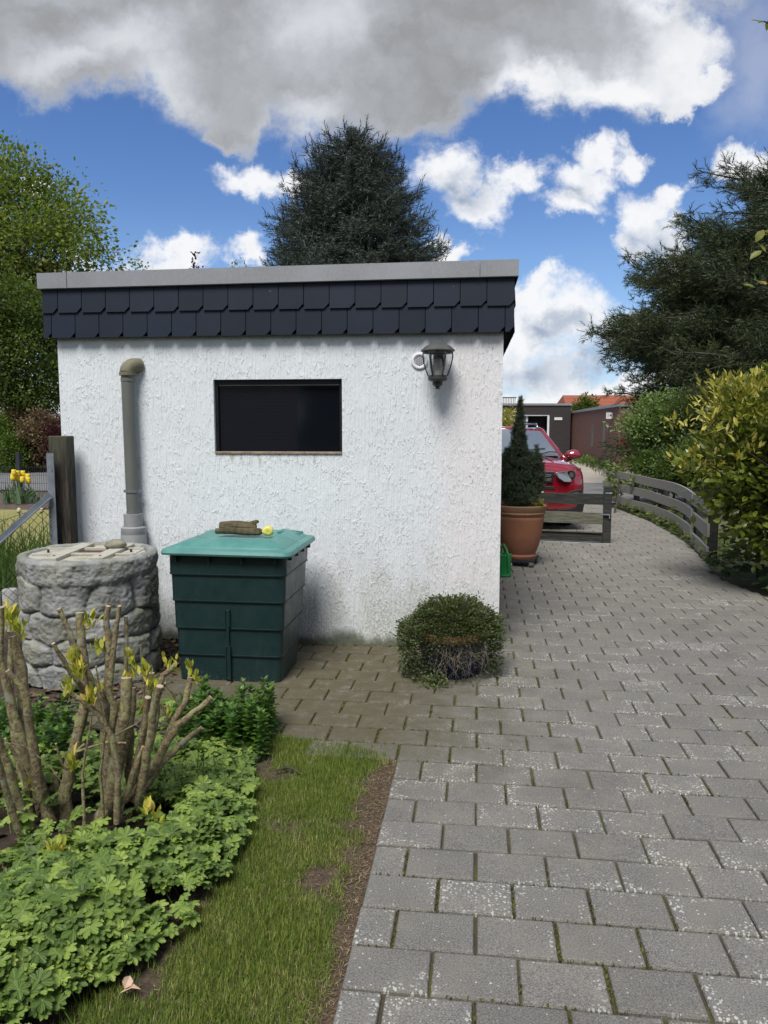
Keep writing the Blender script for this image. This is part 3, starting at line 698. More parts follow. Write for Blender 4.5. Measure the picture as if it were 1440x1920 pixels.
# loose flake of render
# vent
vt = thing('wall_vent', 'small round white vent grille half behind the lantern', 'vent', gw(2.622, 0, 2.013), -GA)
b = MB(); n = 28
b.lathe([(.058, 0), (.058, .008), (.052, .012), (.040, .012), (.036, .006)], n, mi=0)
me = b.mesh(); 
for v in me.vertices: x_, y_, z_ = v.co; v.co = (x_, -z_, y_)
link('ring', me, m_white, vt, smooth=True)
b = MB(); b.lathe([(0, 0), (.039, 0)], n); me = b.mesh()
for v in me.vertices: x_, y_, z_ = v.co; v.co = (x_, -.002, y_)
link('backing', me, m_dark, vt)
b = MB()
for i in range(-4, 5):
    for s in (1, -1):
        # diamond lattice bars clipped to the circle
        x0 = i*.023; pts = []
        for tt in np.linspace(-.08, .08, 33):
            px_, pz_ = x0+tt*1.0, s*tt*.55
            if math.hypot(px_, pz_) < .0385: pts.append((px_, -.0055, pz_))
        if len(pts) > 1: b.bar(pts[0], pts[-1], .002, .0032)
b.build('lattice', m_white, vt)
# lantern
lx = 2.752
lam = thing('wall_lantern', 'black wall lantern with domed cap and clear glass near the right corner', 'lantern', gw(lx, -.135, 0), -GA)
b = MB(); b.lathe([(.0, .325-.19+2.0), (.022, 2.133), (.03, 2.126), (.05, 2.118), (.06, 2.110), (.085, 2.098), (.098, 2.085), (.112, 2.075), (.114, 2.066), (.108, 2.062), (.09, 2.060), (.0, 2.060)], 8)
o = b.build('cap', m_cap, lam, bevel=.002)
m_clear, t = newmat('clear_glass')
gl = t.node('ShaderNodeBsdfGlass', {'Roughness': 0.0, 'IOR': 1.12, 'Color': (.93, .95, .95, 1)}); tr = t.node('ShaderNodeBsdfTransparent', {'Color': (.86, .88, .88, 1)})
gs = t.node('ShaderNodeBsdfGlossy', {'Roughness': .04, 'Color': (.8, .85, .9, 1)})
mx = t.node('ShaderNodeMixShader', {0: .14, 1: tr.outputs[0], 2: gs.outputs[0]}); t.l.new(mx.outputs[0], t.o.inputs[0])
prof = [(.096, 2.059), (.098, 2.03), (.090, 1.985), (.078, 1.945), (.062, 1.903)]
b = MB(); b.lathe(prof, 6); b.build('glass', m_clear, lam)
b = MB()
for k in range(6):
    a = 2*pi*k/6
    b.tube([((r+.002)*cos(a), (r+.002)*sin(a), z) for r, z in prof], .0045, 6)
b.tube([(0.096*cos(2*pi*k/24), .096*sin(2*pi*k/24), 2.056) for k in range(25)], .005, 6)
o = b.build('ribs', m_black, lam)
b = MB(); b.lathe([(.0, 1.905), (.064, 1.905), (.066, 1.880), (.060, 1.872), (.034, 1.864), (.034, 1.845), (.026, 1.836), (.018, 1.834), (.018, 1.829), (.010, 1.828), (.010, 1.822), (.018, 1.821), (.018, 1.816), (0, 1.815)], 16)
autosmooth(b.build('base', m_black, lam))
b = MB(); b.lathe([(0, 1.906), (.022, 1.906), (.022, 1.935), (.015, 1.937), (.02, 1.95), (.03, 1.985), (.026, 2.01), (.010, 2.025), (0, 2.027)], 12)
autosmooth(b.build('bulb', basic('bulb_glass', (.42, .42, .38), rough=.3), lam), 60)
b = MB(); b.tube([(0, .0, 2.10), (0, .07, 2.10), (0, .128, 2.06)], .012, 8); b.box(-.035, .035, .122, .134, 1.98, 2.11)
b.build('bracket', m_black, lam)

# downpipe
dp = thing('downpipe', 'grey plastic downpipe with mossy elbow left of the window', 'pipe', gw(.56, -.075, 0), -GA)
b = MB()
tilt_ = .0
arc = [(0.0, 0, 1.93)]
b = MB(); b.tube([(0, 0, .93), (-.006, 0, 1.94)], .0445, 24); autosmooth(b.build('pipe', m_pipe, dp), 50)
b = MB(); ex = []
for k in range(9):
    a = pi/2*k/8; ex.append((-.006+.042*(1-cos(a)), .0+.045*(1-cos(a)), 1.950+.050*sin(a)))
ex.append((.046, .075, 2.001)); b.tube(ex, [.0515]*3+[.0505]*6+[.052], 24)
b.tube([(-.006, 0, 1.925), (-.006, 0, 1.95)], .056, 24)
autosmooth(b.build('elbow', m_elbow, dp), 50)
MB().tube([(-.005, 0, 1.885), (-.005, 0, 1.905)], .0475, 24).build('joint_ring', m_pipe, dp, smooth=False)
b = MB(); b.tube([(-.001, 0, 1.095), (-.001, 0, 1.112)], .049, 24); b.box(-.062, -.046, -.008, .008, 1.094, 1.114); b.box(.046, .062, -.008, .008, 1.094, 1.114); b.box(-.01, .01, .045, .074, 1.097, 1.11)
b.build('clamp', m_galv, dp)
b = MB(); b.tube([(0, 0, .845), (0, 0, .94)], .066, 28); autosmooth(b.build('socket', m_sock, dp), 50)
b = MB(); b.lathe([(.07, .85), (.088, .842), (.090, .80), (.088, .795), (.090, .79), (.090, .0)], 28); b.tube([(0, 0, .72), (-.05, -.05, .70), (-.08, -.10, .66)], .04, 16)
autosmooth(b.build('rain_diverter', m_sock, dp), 50)

# ------------------------------------------------------------------ stone look rain barrel
BR = Vector((-1.885, 4.83, 0))
bar = thing('rain_barrel', 'round grey rain barrel moulded like stacked natural stones', 'rain barrel', BR)
nu, nv = 300, 150; H_ = .775; Rr = .392
th = np.linspace(0, 2*pi, nu, endpoint=False); zz = np.linspace(0, H_, nv)
TH, ZZ = np.meshgrid(th, zz)
rb = np.random.default_rng(21)
# stone cells
rows = [(0.0, .13), (.13, .285), (.285, .43), (.43, .60)]
seeds = []
for ri, (a0, a1) in enumerate(rows):
    k = 8; ph0 = rb.random()
    for i in range(k):
        seeds.append(((i+ph0+.28*(rb.random()-.5))*2*pi/k, (a0+a1)/2+.035*(rb.random()-.5)))
seeds = np.array(seeds)
px3 = np.stack([np.cos(TH)*2, np.sin(TH)*2, ZZ*5], -1)
wobT = TH+.09*fbm(px3, 1.6, 3); wobZ = ZZ+.035*fbm(px3+7, 1.4, 3)
dth = (wobT[..., None]-seeds[:, 0]+pi) % (2*pi)-pi
dist = np.sqrt((dth*Rr*.60)**2+((wobZ[..., None]-seeds[:, 1])*1.25)**2)
ds = np.sort(dist, axis=-1); e = ds[..., 1]-ds[..., 0]
bul = np.clip(e/.085, 0, 1); bul = np.sqrt(1-(1-bul)**2)
idn = np.argmin(dist, axis=-1); offr = rb.uniform(-.010, .012, len(seeds))[idn]
r_body = Rr-.022+.036*bul+offr*bul
zrim = .625+.018*np.sin(TH*2+1)+.03*fbm(np.stack([np.cos(TH)*2, np.sin(TH)*2, ZZ*0], -1), 2, 2)
rimb = np.clip((ZZ-zrim)/.02, 0, 1)
rimprof = Rr+.018-.02*np.clip((ZZ-(H_-.025))/.025, 0, 1)**2-.018*np.clip(1-(ZZ-zrim)/.06, 0, 1)**2
r_ = np.where(ZZ > zrim-.0, r_body*(1-rimb)+rimprof*rimb, r_body)
r_ = r_+.016*fbm(px3*1.0, 2.6, 3)+.007*fbm(px3, 12, 3)
r_ = r_*(1+.02*np.sin(TH+.5))*(1.02-.0*ZZ)
V = np.stack([np.cos(TH)*r_, np.sin(TH)*r_, ZZ], -1).reshape(-1, 3)
# top lip going inwards
lip = []
for rr2, z2 in ((.97, H_+.004), (.93, H_+.002), (.90, H_-.004), (.885, H_-.03)):
    rl = r_[-1]*rr2; lip.append(np.stack([np.cos(th)*rl, np.sin(th)*rl, z2+.006*fbm(np.stack([np.cos(th)*3, np.sin(th)*3, th*0+rr2*9], -1), 3, 2)], -1))
V = np.concatenate([V]+lip); rowsn = nv+4
ii, jj = np.meshgrid(np.arange(rowsn-1), np.arange(nu), indexing='ij')
F = np.stack([ii*nu+jj, ii*nu+(jj+1) % nu, (ii+1)*nu+(jj+1) % nu, (ii+1)*nu+jj], -1).reshape(-1, 4)
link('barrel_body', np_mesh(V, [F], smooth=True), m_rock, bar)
b = MB(); b.lathe([(0, H_-.014), (.352, H_-.014), (.352, H_-.03)], 64)
for x0, x1, y0, y1, z1 in ((-.30, -.17, -.10, .12, .006), (.215, .31, -.10, .12, .006)): b.box(x0, x1, y0, y1, H_-.014, H_-.014+z1)
b.box(-.16, -.07, -.31, .31, H_-.0135, H_+.008); b.box(.115, .205, -.29, .29, H_-.0135, H_+.008)
b.box(-.069, .114, -.10, -.07, H_-.0135, H_+.004); b.box(-.069, .114, .12, .15, H_-.0135, H_+.004)
b.box(-.31, -.161, -.10, -.085, H_-.0135, H_+.004); b.box(.206, .32, -.10, -.085, H_-.0135, H_+.004)
b.box(-.31, -.161, .12, .135, H_-.0135, H_+.004); b.box(.206, .32, .12, .135, H_-.0135, H_+.004)
bl = b.build('lid', m_blid, bar, bevel=.004)
MB().box(-.066, .111, .03, .105, H_-.0135, H_-.012).build('opening', basic('rust_brown', (.09, .035, .02), rough=.8, scale=30), bl)
b = MB()
for px_, py_ in ((-.12, -.22), (.16, -.22), (-.25, .0), (.27, .02)): MB().lathe([(0, H_+.0115), (.008, H_+.0115), (.008, H_-.01)], 8, c=(px_, py_, 0)).build('screw', m_black, bl)

def rockmesh(sx, sy, sz, seed, amp=.25, n=3):
    bm = bmesh.new(); bmesh.ops.create_icosphere(bm, subdivisions=n, radius=1)
    p = np.array([v.co[:] for v in bm.verts]); k = 1+amp*fbm(p+seed, 1.1, 3)*1.4
    for v, kk in zip(bm.verts, k): v.co = Vector((v.co.x*kk*sx, v.co.y*kk*sy, max(v.co.z*kk, -.8)*sz))
    me = bpy.data.meshes.new('m'); bm.to_mesh(me); bm.free(); return me
o = link('rock', rockmesh(.073, .055, .036, 3.3, .35), m_stone, loc=(-1.74, 4.93, H_+.027), smooth=True)
tag(o, 'flattish brown fieldstone lying on the lid of the stone barrel', 'stone')

# ------------------------------------------------------------------ green water butt
BN = Vector((-.955, 4.61, 0)); BRZ = R(-7)
bn = thing('water_butt', 'dark green stepped plastic container with a paler teal lid', 'water butt', BN, BRZ)
def rrect(x0, x1, y0, y1, r, z, n=5):
    pts = []
    for cx, cy, a0 in ((x1-r, y0+r, -90), (x1-r, y1-r, 0), (x0+r, y1-r, 90), (x0+r, y0+r, 180)):
        for k in range(n+1):
            a = R(a0+90*k/n); pts.append((cx+r*cos(a), cy+r*sin(a), z))
    return pts
def loft(b, rings, cap0=True, cap1=True):
    n = len(rings[0]); vs = [p for r in rings for p in r]; k = len(rings)
    fs = [(i*n+j, i*n+(j+1) % n, (i+1)*n+(j+1) % n, (i+1)*n+j) for i in range(k-1) for j in range(n)]
    if cap0: fs.append(tuple(reversed(range(n))))
    if cap1: fs.append(tuple((k-1)*n+j for j in range(n)))
    b.add(vs, fs)
b = MB(); rings = []; HB = .80; tiers = 5
zs = [0, .165, .335, .505, .67, HB]
def dimz(z):
    f = z/HB; return (-.322-.056*f, .322+.056*f, .0-.02*f, .47+.16*f)
for k in range(tiers):
    z0, z1 = zs[k], zs[k+1]
    inset = .0
    x0, x1, y0, y1 = dimz(z0); rings.append(rrect(x0+.000, x1-.000, y0+.000, y1-.000, .04, z0+(.0 if k == 0 else .001)))
    x0, x1, y0, y1 = dimz(z1); rings.append(rrect(x0+.007, x1-.007, y0+.007, y1-.007, .04, z1-.009))
    if k < tiers-1: rings.append(rrect(x0-.003, x1+.003, y0-.003, y1+.003, .045, z1-.0075)); rings.append(rrect(x0-.005, x1+.005, y0-.005, y1+.005, .045, z1+.0)); 
loft(b, rings, True, True)
o = autosmooth(b.build('container_body', m_binbody, bn), 35)
b = MB()
for z0, z1 in ((.012, .225), (.345, .455)):
    for sx_ in (-.013, .013): b.box(sx_-.0035, sx_+.0035, -.0245, .01, z0, z1)
b.box(-.009, .009, -.019, .01, .012, .45)
b.build('centre_rib', m_binbody, bn, bevel=.002)
for xx in np.linspace(-.31, .31, 4): MB().box(xx-.003, xx+.003, -.043, -.01, .745, .797).build('lip_bracket', m_binbody, bn)
for yy_ in np.linspace(.06, .56, 4): MB().box(.37, .392, yy_-.012, yy_+.012, .755, .792).build('lip_bracket', m_binbody, bn)
b = MB(); LZ = .802
x0, x1, y0, y1 = -.405, .405, -.065, .70
rings = [rrect(x0, x1, y0, y1, .055, LZ-.012), rrect(x0-.004, x1+.004, y0-.004, y1+.004, .055, LZ), rrect(x0+.004, x1-.004, y0+.004, y1-.004, .055, LZ+.018), rrect(x0+.012, x1-.012, y0+.012, y1-.012, .05, LZ+.022),
         rrect(x0+.045, x1-.045, y0+.045, y1-.045, .05, LZ+.026), rrect(x0+.052, x1-.052, y0+.052, y1-.052, .05, LZ+.034),
         rrect(x0+.13, x1-.13, y0+.13, y1-.13, .05, LZ+.068), rrect(x0+.16, x1-.16, y0+.16, y1-.16, .05, LZ+.072), rrect(x0+.20, x1-.20, y0+.18, y1-.18, .05, LZ+.055)]
# warp: front right corner droops, lid edge sags in the middle
def wlid(p):
    x_, y_, z_ = p; s = 0
    f = max(0, (x_-.18)/.22)*max(0, (.12-y_)/.2); s -= .010*min(f, 1)
    s += .010*math.cos(x_/.4*pi/2*1.0)*(1 if y_ < 0 else 0)*.6
    s += .006*vnoise(np.array([x_*3, y_*3, 1.0]))
    return (x_, y_, z_+s)
rings = [[wlid(p) for p in r] for r in rings]
loft(b, rings, False, True)
b.v = b.v; o = autosmooth(b.build('lid', m_binlid, bn), 28)
for sx_ in (-1, 1):
    for k in (0, 1, 2):
        MB().bar((sx_*.20, .44+.06*k, LZ+.07), (sx_*.33, .53+.05*k, LZ+.045), .012, .014).build('lid_rib', m_binlid, bn, bevel=.004)

for mm, c in ((m_binbody, (.03, .055, .05)), (m_binlid, (.11, .24, .21))):
    tt_ = NT(mm.node_tree); pr_n = [q for q in mm.node_tree.nodes if q.type == 'BSDF_PRINCIPLED'][0]; src = pr_n.inputs['Base Color'].links[0].from_socket
    oc = tt_.node('ShaderNodeTexCoord').outputs['Object']; sc1 = tt_.smooth(tt_.noise(tt_.vec('MULTIPLY', oc, (1, 1, .25)), 9, 7, .72), .52, .75)
    lowz = tt_.smooth(tt_.node('ShaderNodeSeparateXYZ', {0: oc}).outputs[2], .16, .0); sp_ = tt_.smooth(tt_.noise(oc, 70, 3), .58, .7)
    m1 = tt_.mix(tt_.math('MULTIPLY', sc1, .35), src, c); m2 = tt_.mix(tt_.math('MULTIPLY', tt_.math('MULTIPLY', lowz, sp_), .6 if mm is m_binbody else 0), m1, (.12, .10, .07))
    tt_.l.new(m2, pr_n.inputs['Base Color'])
# log and ball on the lid
def P_on(u, v, z): return Vector((BN.x+u*cos(BRZ)-v*sin(BRZ), BN.y+u*sin(BRZ)+v*cos(BRZ), z))
lg = thing('log', 'short mossy split log lying on the teal lid', 'log', P_on(-.01, .30, LZ+.073), BRZ+R(2))
b = MB(); random.seed(4)
b.tube([(-.13, 0, .046), (-.06, .002, .048), (0, 0, .046), (.07, .004, .044), (.105, .006, .04)], [.034, .037, .038, .036, .026], 14, jit=.25)
b.tube([(.06, 0, .06), (.115, .0, .082), (.125, 0, .084)], [.018, .014, .006], 8, jit=.4)
b.build('trunk_piece', m_bark, lg)
b = MB(); b.tube([(-.15, -.03, .020), (-.05, -.032, .024), (.05, -.03, .022), (.135, -.025, .022), (.155, -.02, .02)], [.018, .024, .026, .025, .012], 10, jit=.3)
b.build('bark_slab', m_bark, lg)
o = link('ball', rockmesh(.036, .034, .036, 9.1, .35, 3), m_yellow, loc=P_on(.185, .27, LZ+.074+.026), smooth=True)
tag(o, 'small crumpled yellow ball beside the log on the teal lid', 'ball')

# ------------------------------------------------------------------ left corner: post, steel post with brace, mesh fence
o = MB().prism([(-.068, -.06), (.068, -.055), (.066, .06), (-.066, .058)], 0, 1.5, axis='z')
o = o.build('wooden_post', m_postwood, loc=(-2.30, 5.50, 0), rz=R(-5), bevel=.008)
tag(o, 'dark weathered square wooden post at the left corner of the white garage', 'post')
fp = thing('mesh_fence', 'low chain link garden fence with galvanised post and diagonal brace', 'fence', (-2.335, 5.38, 0))
b = MB(); b.box(-.025, .025, -.003, .003, 0, 1.38); b.box(-.025, -.019, .0031, .045, 0, 1.38)
b.box(.004, .012, -.009, -.0031, 1.26, 1.275)
b.build('post', m_galv, fp)
b = MB(); b.bar((.0, -.02, 1.09), (-1.05, -.86, -.05), .006, .045); b.bar((.0, -.022, 1.072), (-1.05, -.862, -.068), .04, .005)
b.build('brace', m_galv, fp)
dirf = Vector((-.77, -.62, 0)).normalized(); b = MB(); cs = .062
def ftop(s): return 1.0-.13*min(1, s/.5)+.02*sin(s*7)
Lf = 1.9
for k in range(-20, int(Lf/cs)+2):
    for sgn in (1, -1):
        pts = []
        s = k*cs
        z = 0.0
        step = cs/2; q = s if sgn > 0 else s+1.0
        ss = q; zz_ = 0
        prev = None
        while zz_ < 1.1:
            if 0 <= ss <= Lf and zz_ <= ftop(ss)+.02: pts.append(dirf*ss+Vector((0, .004*sgn, zz_)))
            ss += sgn*step; zz_ += step*1.05
        if len(pts) > 1: b.tube(pts, .0016, 4, caps=False)
b.tube([dirf*s+Vector((0, 0, ftop(s))) for s in np.linspace(0, Lf, 20)], .002, 5)
b.build('wire_mesh', m_wire, fp)

# concrete palisade edging behind the fence
for i, k in enumerate(range(14)):
    pass
def copy_tree(o, parent=None):
    c = o.copy(); COL.objects.link(c); c.parent = parent if parent else o.parent
    for ch in o.children: copy_tree(ch, c)
    return c
pal0 = MB().lathe([(.0, 0), (.06, 0), (.06, .315), (.052, .325), (0, .327)], 16).build('edging_stake', m_concrete, loc=(-2.55, 6.0, 0), smooth=False)
autosmooth(pal0); tag(pal0, 'round grey concrete edging stake behind the chain link fence', 'edging stake', 'row of concrete edging stakes at left')
for k in range(1, 9):
    c = pal0.copy(); COL.objects.link(c); c.location = (-2.55-.118*k, 6.0-.045*k, -.0-.004*k)

# tall leaves (daffodils, grasses) behind the fence
def strap_clump(n, cx, cy, rx, ry, h0, h1, w0, rngl, spread=.35):
    x = cx+rx*rngl.normal(0, .5, n); y = cy+ry*rngl.normal(0, .5, n); a = rngl.uniform(0, 2*pi, n)
    segs = 4; hh = rngl.uniform(h0, h1, n); lean = np.abs(rngl.normal(0, spread, n)); ww = w0*rngl.uniform(.7, 1.2, n)
    V = []
    for s in range(segs+1):
        f = s/segs
        px_ = x+np.cos(a)*lean*hh*f**1.8; py_ = y+np.sin(a)*lean*hh*f**1.8; pz_ = hh*(f-.35*lean*f**2.5)
        wd = ww*(1-f**2.2)*.5+.0006
        V.append(np.stack([px_-np.sin(a+1.2)*wd, py_+np.cos(a+1.2)*wd, pz_], 1)); V.append(np.stack([px_+np.sin(a+1.2)*wd, py_-np.cos(a+1.2)*wd, pz_], 1))
    V = np.stack(V, 1).reshape(-1, 3); k = 2*(segs+1)
    t_ = np.array([[2*s, 2*s+1, 2*s+3, 2*s+2] for s in range(segs)])
    return np_mesh(V, [(t_[None]+(np.arange(n)*k)[:, None, None]).reshape(-1, 4)])
m_strap, _ = leafmat('strap_leaves', [(0, (.03, .065, .012)), (.5, (.055, .11, .02)), (1, (.12, .19, .05))], rough=.4, trans=.3, clump=2)
r9 = np.random.default_rng(9)
o = link('daffodil_leaves', strap_clump(1500, -3.35, 7.0, 1.3, .8, .35, .75, .013, r9), m_strap)
tag(o, 'thick stand of tall green strap leaves behind the chain link fence', 'foliage', kind='stuff')
# faded daffodil heads
fd0 = link('faded_daffodil', rockmesh(.02, .02, .028, 2.2, .5, 2), basic('faded_petals', (.45, .36, .2), (.55, .5, .3)), smooth=True)
b = MB(); b.tube([(0, 0, -.55), (.01, 0, -.2), (0, 0, 0)], .003, 5); b.build('stem', m_strap, fd0)
fd0.location = P(106, 950, 6.4); tag(fd0, 'withered pale daffodil head behind the galvanised brace', 'flower', 'withered daffodils behind the fence')
for q in ((97, 966), (108, 975), (100, 990), (78, 958), (36, 958)):
    c = copy_tree(fd0); c.location = P(q[0], q[1], 6.4)

# tulips
m_tul = basic('yellow_petals', (.75, .55, .03), (.85, .66, .06), rough=.5, scale=30)
m_tleaf, _ = leafmat('tulip_leaf', [(0, (.05, .10, .05)), (.6, (.09, .15, .08)), (1, (.14, .20, .11))], rough=.45, trans=.25)
tl0 = thing('tulip', 'yellow tulip in the small clump by the dark wire fence', 'tulip', (0, 0, 0), 0, 'yellow tulips by the wire fence')
b = MB(); b.lathe([(0, .43), (.035, .44), (.055, .47), (.058, .51), (.048, .55), (.052, .575), (.02, .56), (0, .54)], 6); b.build('flower_head', m_tul, tl0, smooth=True)
MB().tube([(0, 0, 0), (.01, 0, .25), (0, 0, .43)], .008, 5).build('stem', m_tleaf, tl0)
TY = 16.2
spots = [(26, 887), (33, 889), (43, 889), (24, 896), (32, 897), (52, 895), (42, 900), (53, 902)]
for i, (qx, qy) in enumerate(spots):
    o = tl0 if i == 0 else copy_tree(tl0)
    p = P(qx, qy, TY+.12*(i % 3)); o.location = (p.x, p.y, p.z-.50)
me = strap_clump(60, P(40, 920, TY).x, TY, .45, .3, .25, .5, .07, r9, .8)
o = link('tulip_leaves', me, m_tleaf); tag(o, 'bluish green tulip leaf clump on the mulch bed', 'foliage', kind='stuff')

# wire mesh fence along the road, far left
wf = thing('wire_panel_fence', 'low black wire panel fence with square posts along the far road', 'fence', (-9.0, 18.9, 0), R(-12))
b = MB()
for x_ in np.arange(-11, 7.4, .06): b.bar((x_, 0, 0), (x_, 0, .62), .006, .006, up=(0, 1, 0))
for z_ in (.03, .22, .42, .62): b.bar((-11, .01, z_), (7.4, .01, z_), .008, .008)
b.build('wire_panel', m_wire, wf)
pst = MB(); pst.box(-.05, .05, -.05, .05, 0, .98)
p0 = pst.build('post', m_black, wf, bevel=.006); p0.location = (0.03, 0, 0)
for x_ in (-2.5, 2.55, -5, 5.05):
    c = p0.copy(); COL.objects.link(c); c.location.x = x_

# ------------------------------------------------------------------ trees and bushes
def crown_leaves(rngl, blobs, ncl, per, sig, size, tmpl, up=.3, shell=.55, droop=0.0, outw=.6, cut=None):
    """clusters inside ellipsoid blobs, leaves scattered round each cluster; returns mesh and cluster centres"""
    bl = np.array(blobs, float); vol = bl[:, 3]*bl[:, 4]*bl[:, 5]; pr = vol**.75/np.sum(vol**.75)
    bi = rngl.choice(len(bl), ncl, p=pr); d = nrm(rngl.normal(size=(ncl, 3)))
    r = (shell+(1-shell)*rngl.random(ncl)**.6)[:, None]
    r = r*(1+.22*fbm(d*2+bi[:, None]*3.1, 1.3, 3))[:, None]
    cc = bl[bi, :3]+d*r*bl[bi, 3:]
    if cut is not None: k = cut(cc); cc, d = cc[k], d[k]; ncl = len(cc)
    s_ = sig*(.6+.8*rngl.random(ncl))
    n = ncl*per; ci = np.repeat(np.arange(ncl), per)
    off = rngl.normal(size=(n, 3))*s_[ci][:, None]*np.array([1, 1, .6])
    pos = cc[ci]+off
    if cut is not None: kk = cut(pos); pos, ci, off = pos[kk], ci[kk], off[kk]; n = len(pos)
    dd = nrm(nrm(off)*.6+d[ci]*outw+rngl.normal(size=(n, 3))*.5+np.array([0, 0, up-droop]))
    nn = nrm(rngl.normal(size=(n, 3))*.6+np.array([0, 0, 1]))
    me = inst(tmpl[0], tmpl[1], pos, frames(dd, nn), size*rngl.uniform(.6, 1.25, n), smooth=False)
    return me, cc
def limbs(base, cc, h0, r0, rngl, nmax=70, sag=.1):
    b = MB(); base = Vector(base)
    ids = rngl.choice(len(cc), min(nmax, len(cc)), replace=False)
    top = max(c[2] for c in cc)
    cx, cy = np.mean(cc[:, 0]), np.mean(cc[:, 1])
    tp = [base, base+Vector((.02, 0, h0*.5)), Vector((base.x*.6+cx*.4, base.y*.6+cy*.4, base.z+h0)), Vector((cx, cy, base.z+(top-base.z)*.6)), Vector((cx, cy, base.z+(top-base.z)*.92))]
    b.tube(tp, [r0*1.25, r0, r0*.8, r0*.45, r0*.1], 9, jit=.1)
    for i in ids:
        c = Vector(cc[i]); f = max(h0*.8, min((c.z-base.z)*.62, (top-base.z)*.85))
        # start on the trunk at height f
        k = 1
        while k < 4 and tp[k].z < base.z+f: k += 1
        a_, b_ = tp[k-1], tp[k]; tt = max(0, min(1, (base.z+f-a_.z)/max(b_.z-a_.z, .01))); s = a_.lerp(b_, tt)
        mid = s.lerp(c, .5)+Vector((rngl.normal()*.06, rngl.normal()*.06, .10))*(c-s).length
        L_ = (c-s).length
        b.tube([s, s.lerp(mid, .5)+Vector((0, 0, -.02*L_)), mid, c], [r0*.30, r0*.2, r0*.12, r0*.035], 5, caps=False)
    return b
def plant(name, label, cat, base, blobs, ncl, per, sig, size, tmpl, mat, barkm=None, h0=1., r0=.1, seed=1, nl=60, group=None, leafname='foliage', woodname='trunk', **kw):
    g = np.random.default_rng(seed); base = Vector(base)
    o = thing(name, label, cat, base, 0, group)
    bl = [(x-base.x, y-base.y, z-base.z, a, b_, c) for x, y, z, a, b_, c in blobs]
    cut = kw.pop('cut', None)
    me, cc = crown_leaves(g, bl, ncl, per, sig, size, tmpl, cut=cut, **kw)
    link(leafname, me, mat, o)
    if nl:
        random.seed(seed); limbs((0, 0, 0), cc, h0, r0, g, nl).build(woodname, barkm or m_trunk, o)
    return o
def L3(s): return s
m_decid, _ = leafmat('spring_leaves', [(0, (.05, .075, .014)), (.4, (.125, .155, .028)), (.75, (.21, .235, .045)), (1, (.30, .32, .08))], rough=.55, trans=.4, clump=.45)
m_decdark, _ = leafmat('hazel_leaves', [(0, (.028, .045, .010)), (.5, (.075, .11, .022)), (1, (.15, .20, .04))], rough=.55, trans=.3, clump=.6)
m_copper, _ = leafmat('copper_leaves', [(0, (.020, .007, .010)), (.6, (.05, .015, .02)), (1, (.10, .035, .035))], rough=.5, trans=.2, tcol=(.2, .03, .03), clump=.6)
m_spruce, _ = leafmat('spruce_needles', [(0, (.014, .024, .018)), (.45, (.042, .060, .048)), (1, (.125, .150, .120))], rough=.6, trans=.08, clump=.5, tcol=(.05, .08, .04))
m_yew, _ = leafmat('yew_needles', [(0, (.014, .026, .010)), (.5, (.040, .062, .022)), (.85, (.085, .105, .035)), (1, (.13, .10, .035))], rough=.55, trans=.08, clump=.7, tcol=(.05, .08, .02))
def XZ(px, py, Y): p = P(px, py, Y); return p.x, p.z

# tall deciduous tree, left
YT = 34
bls = []
for (qx, qy, rx, ry, dz) in ((30, 420, 110, 120, 0), (-60, 380, 120, 140, 1), (120, 480, 95, 75, -1), (190, 500, 45, 45, 0), (20, 320, 60, 50, 0), (90, 390, 70, 60, 1), (-120, 500, 150, 120, 0), (60, 540, 130, 80, 2), (150, 430, 45, 45, 0)):
    X_2, Z_2 = XZ(qx, qy, YT); k = YT/1440; bls.append((X_2, YT+dz, Z_2, rx*k, max(rx, ry)*k*.9, ry*k))
plant('broadleaf_tree', 'tall fresh green broadleaf tree rising behind the left hedge', 'tree', (XZ(20, 800, YT)[0], YT, 0), bls, 900, 30, .42, .20, DIA, m_decid, h0=3, r0=.28, seed=31, nl=160, leafname='crown', shell=.35, up=.1)
# wispy top twigs, same tree kind, smaller one in front
bls = []
YH = 30
for (qx, qy, rx, ry) in ((30, 640, 110, 90), (75, 590, 75, 50), (-40, 600, 110, 120), (60, 710, 90, 60), (20, 560, 80, 40)):
    X_2, Z_2 = XZ(qx, qy, YH); k = YH/1440; bls.append((X_2, YH, Z_2, rx*k*.85, rx*k*.7, ry*k))
plant('hazel_tree', 'darker dense green tree below the tall broadleaf tree at left', 'tree', (XZ(10, 800, YH)[0], YH+.3, 0), bls, 520, 36, .32, .15, DIA, m_decdark, h0=1.5, r0=.15, seed=32, nl=60, leafname='crown', shell=.3, up=.0)
YC = 33; bls = []
for (qx, qy, rx, ry) in ((105, 600, 35, 90), (95, 700, 40, 80), (130, 650, 60, 90)):
    X_2, Z_2 = XZ(qx, qy, YC); k = YC/1440; bls.append((X_2, YC, Z_2, rx*k, rx*k, ry*k))
plant('copper_beech', 'dark purple leaved tree squeezed against the left garage edge', 'tree', (XZ(115, 800, YC)[0], YC, 0), bls, 260, 34, .3, .15, DIA, m_copper, h0=1.2, r0=.12, seed=33, nl=30, leafname='crown', shell=.2)
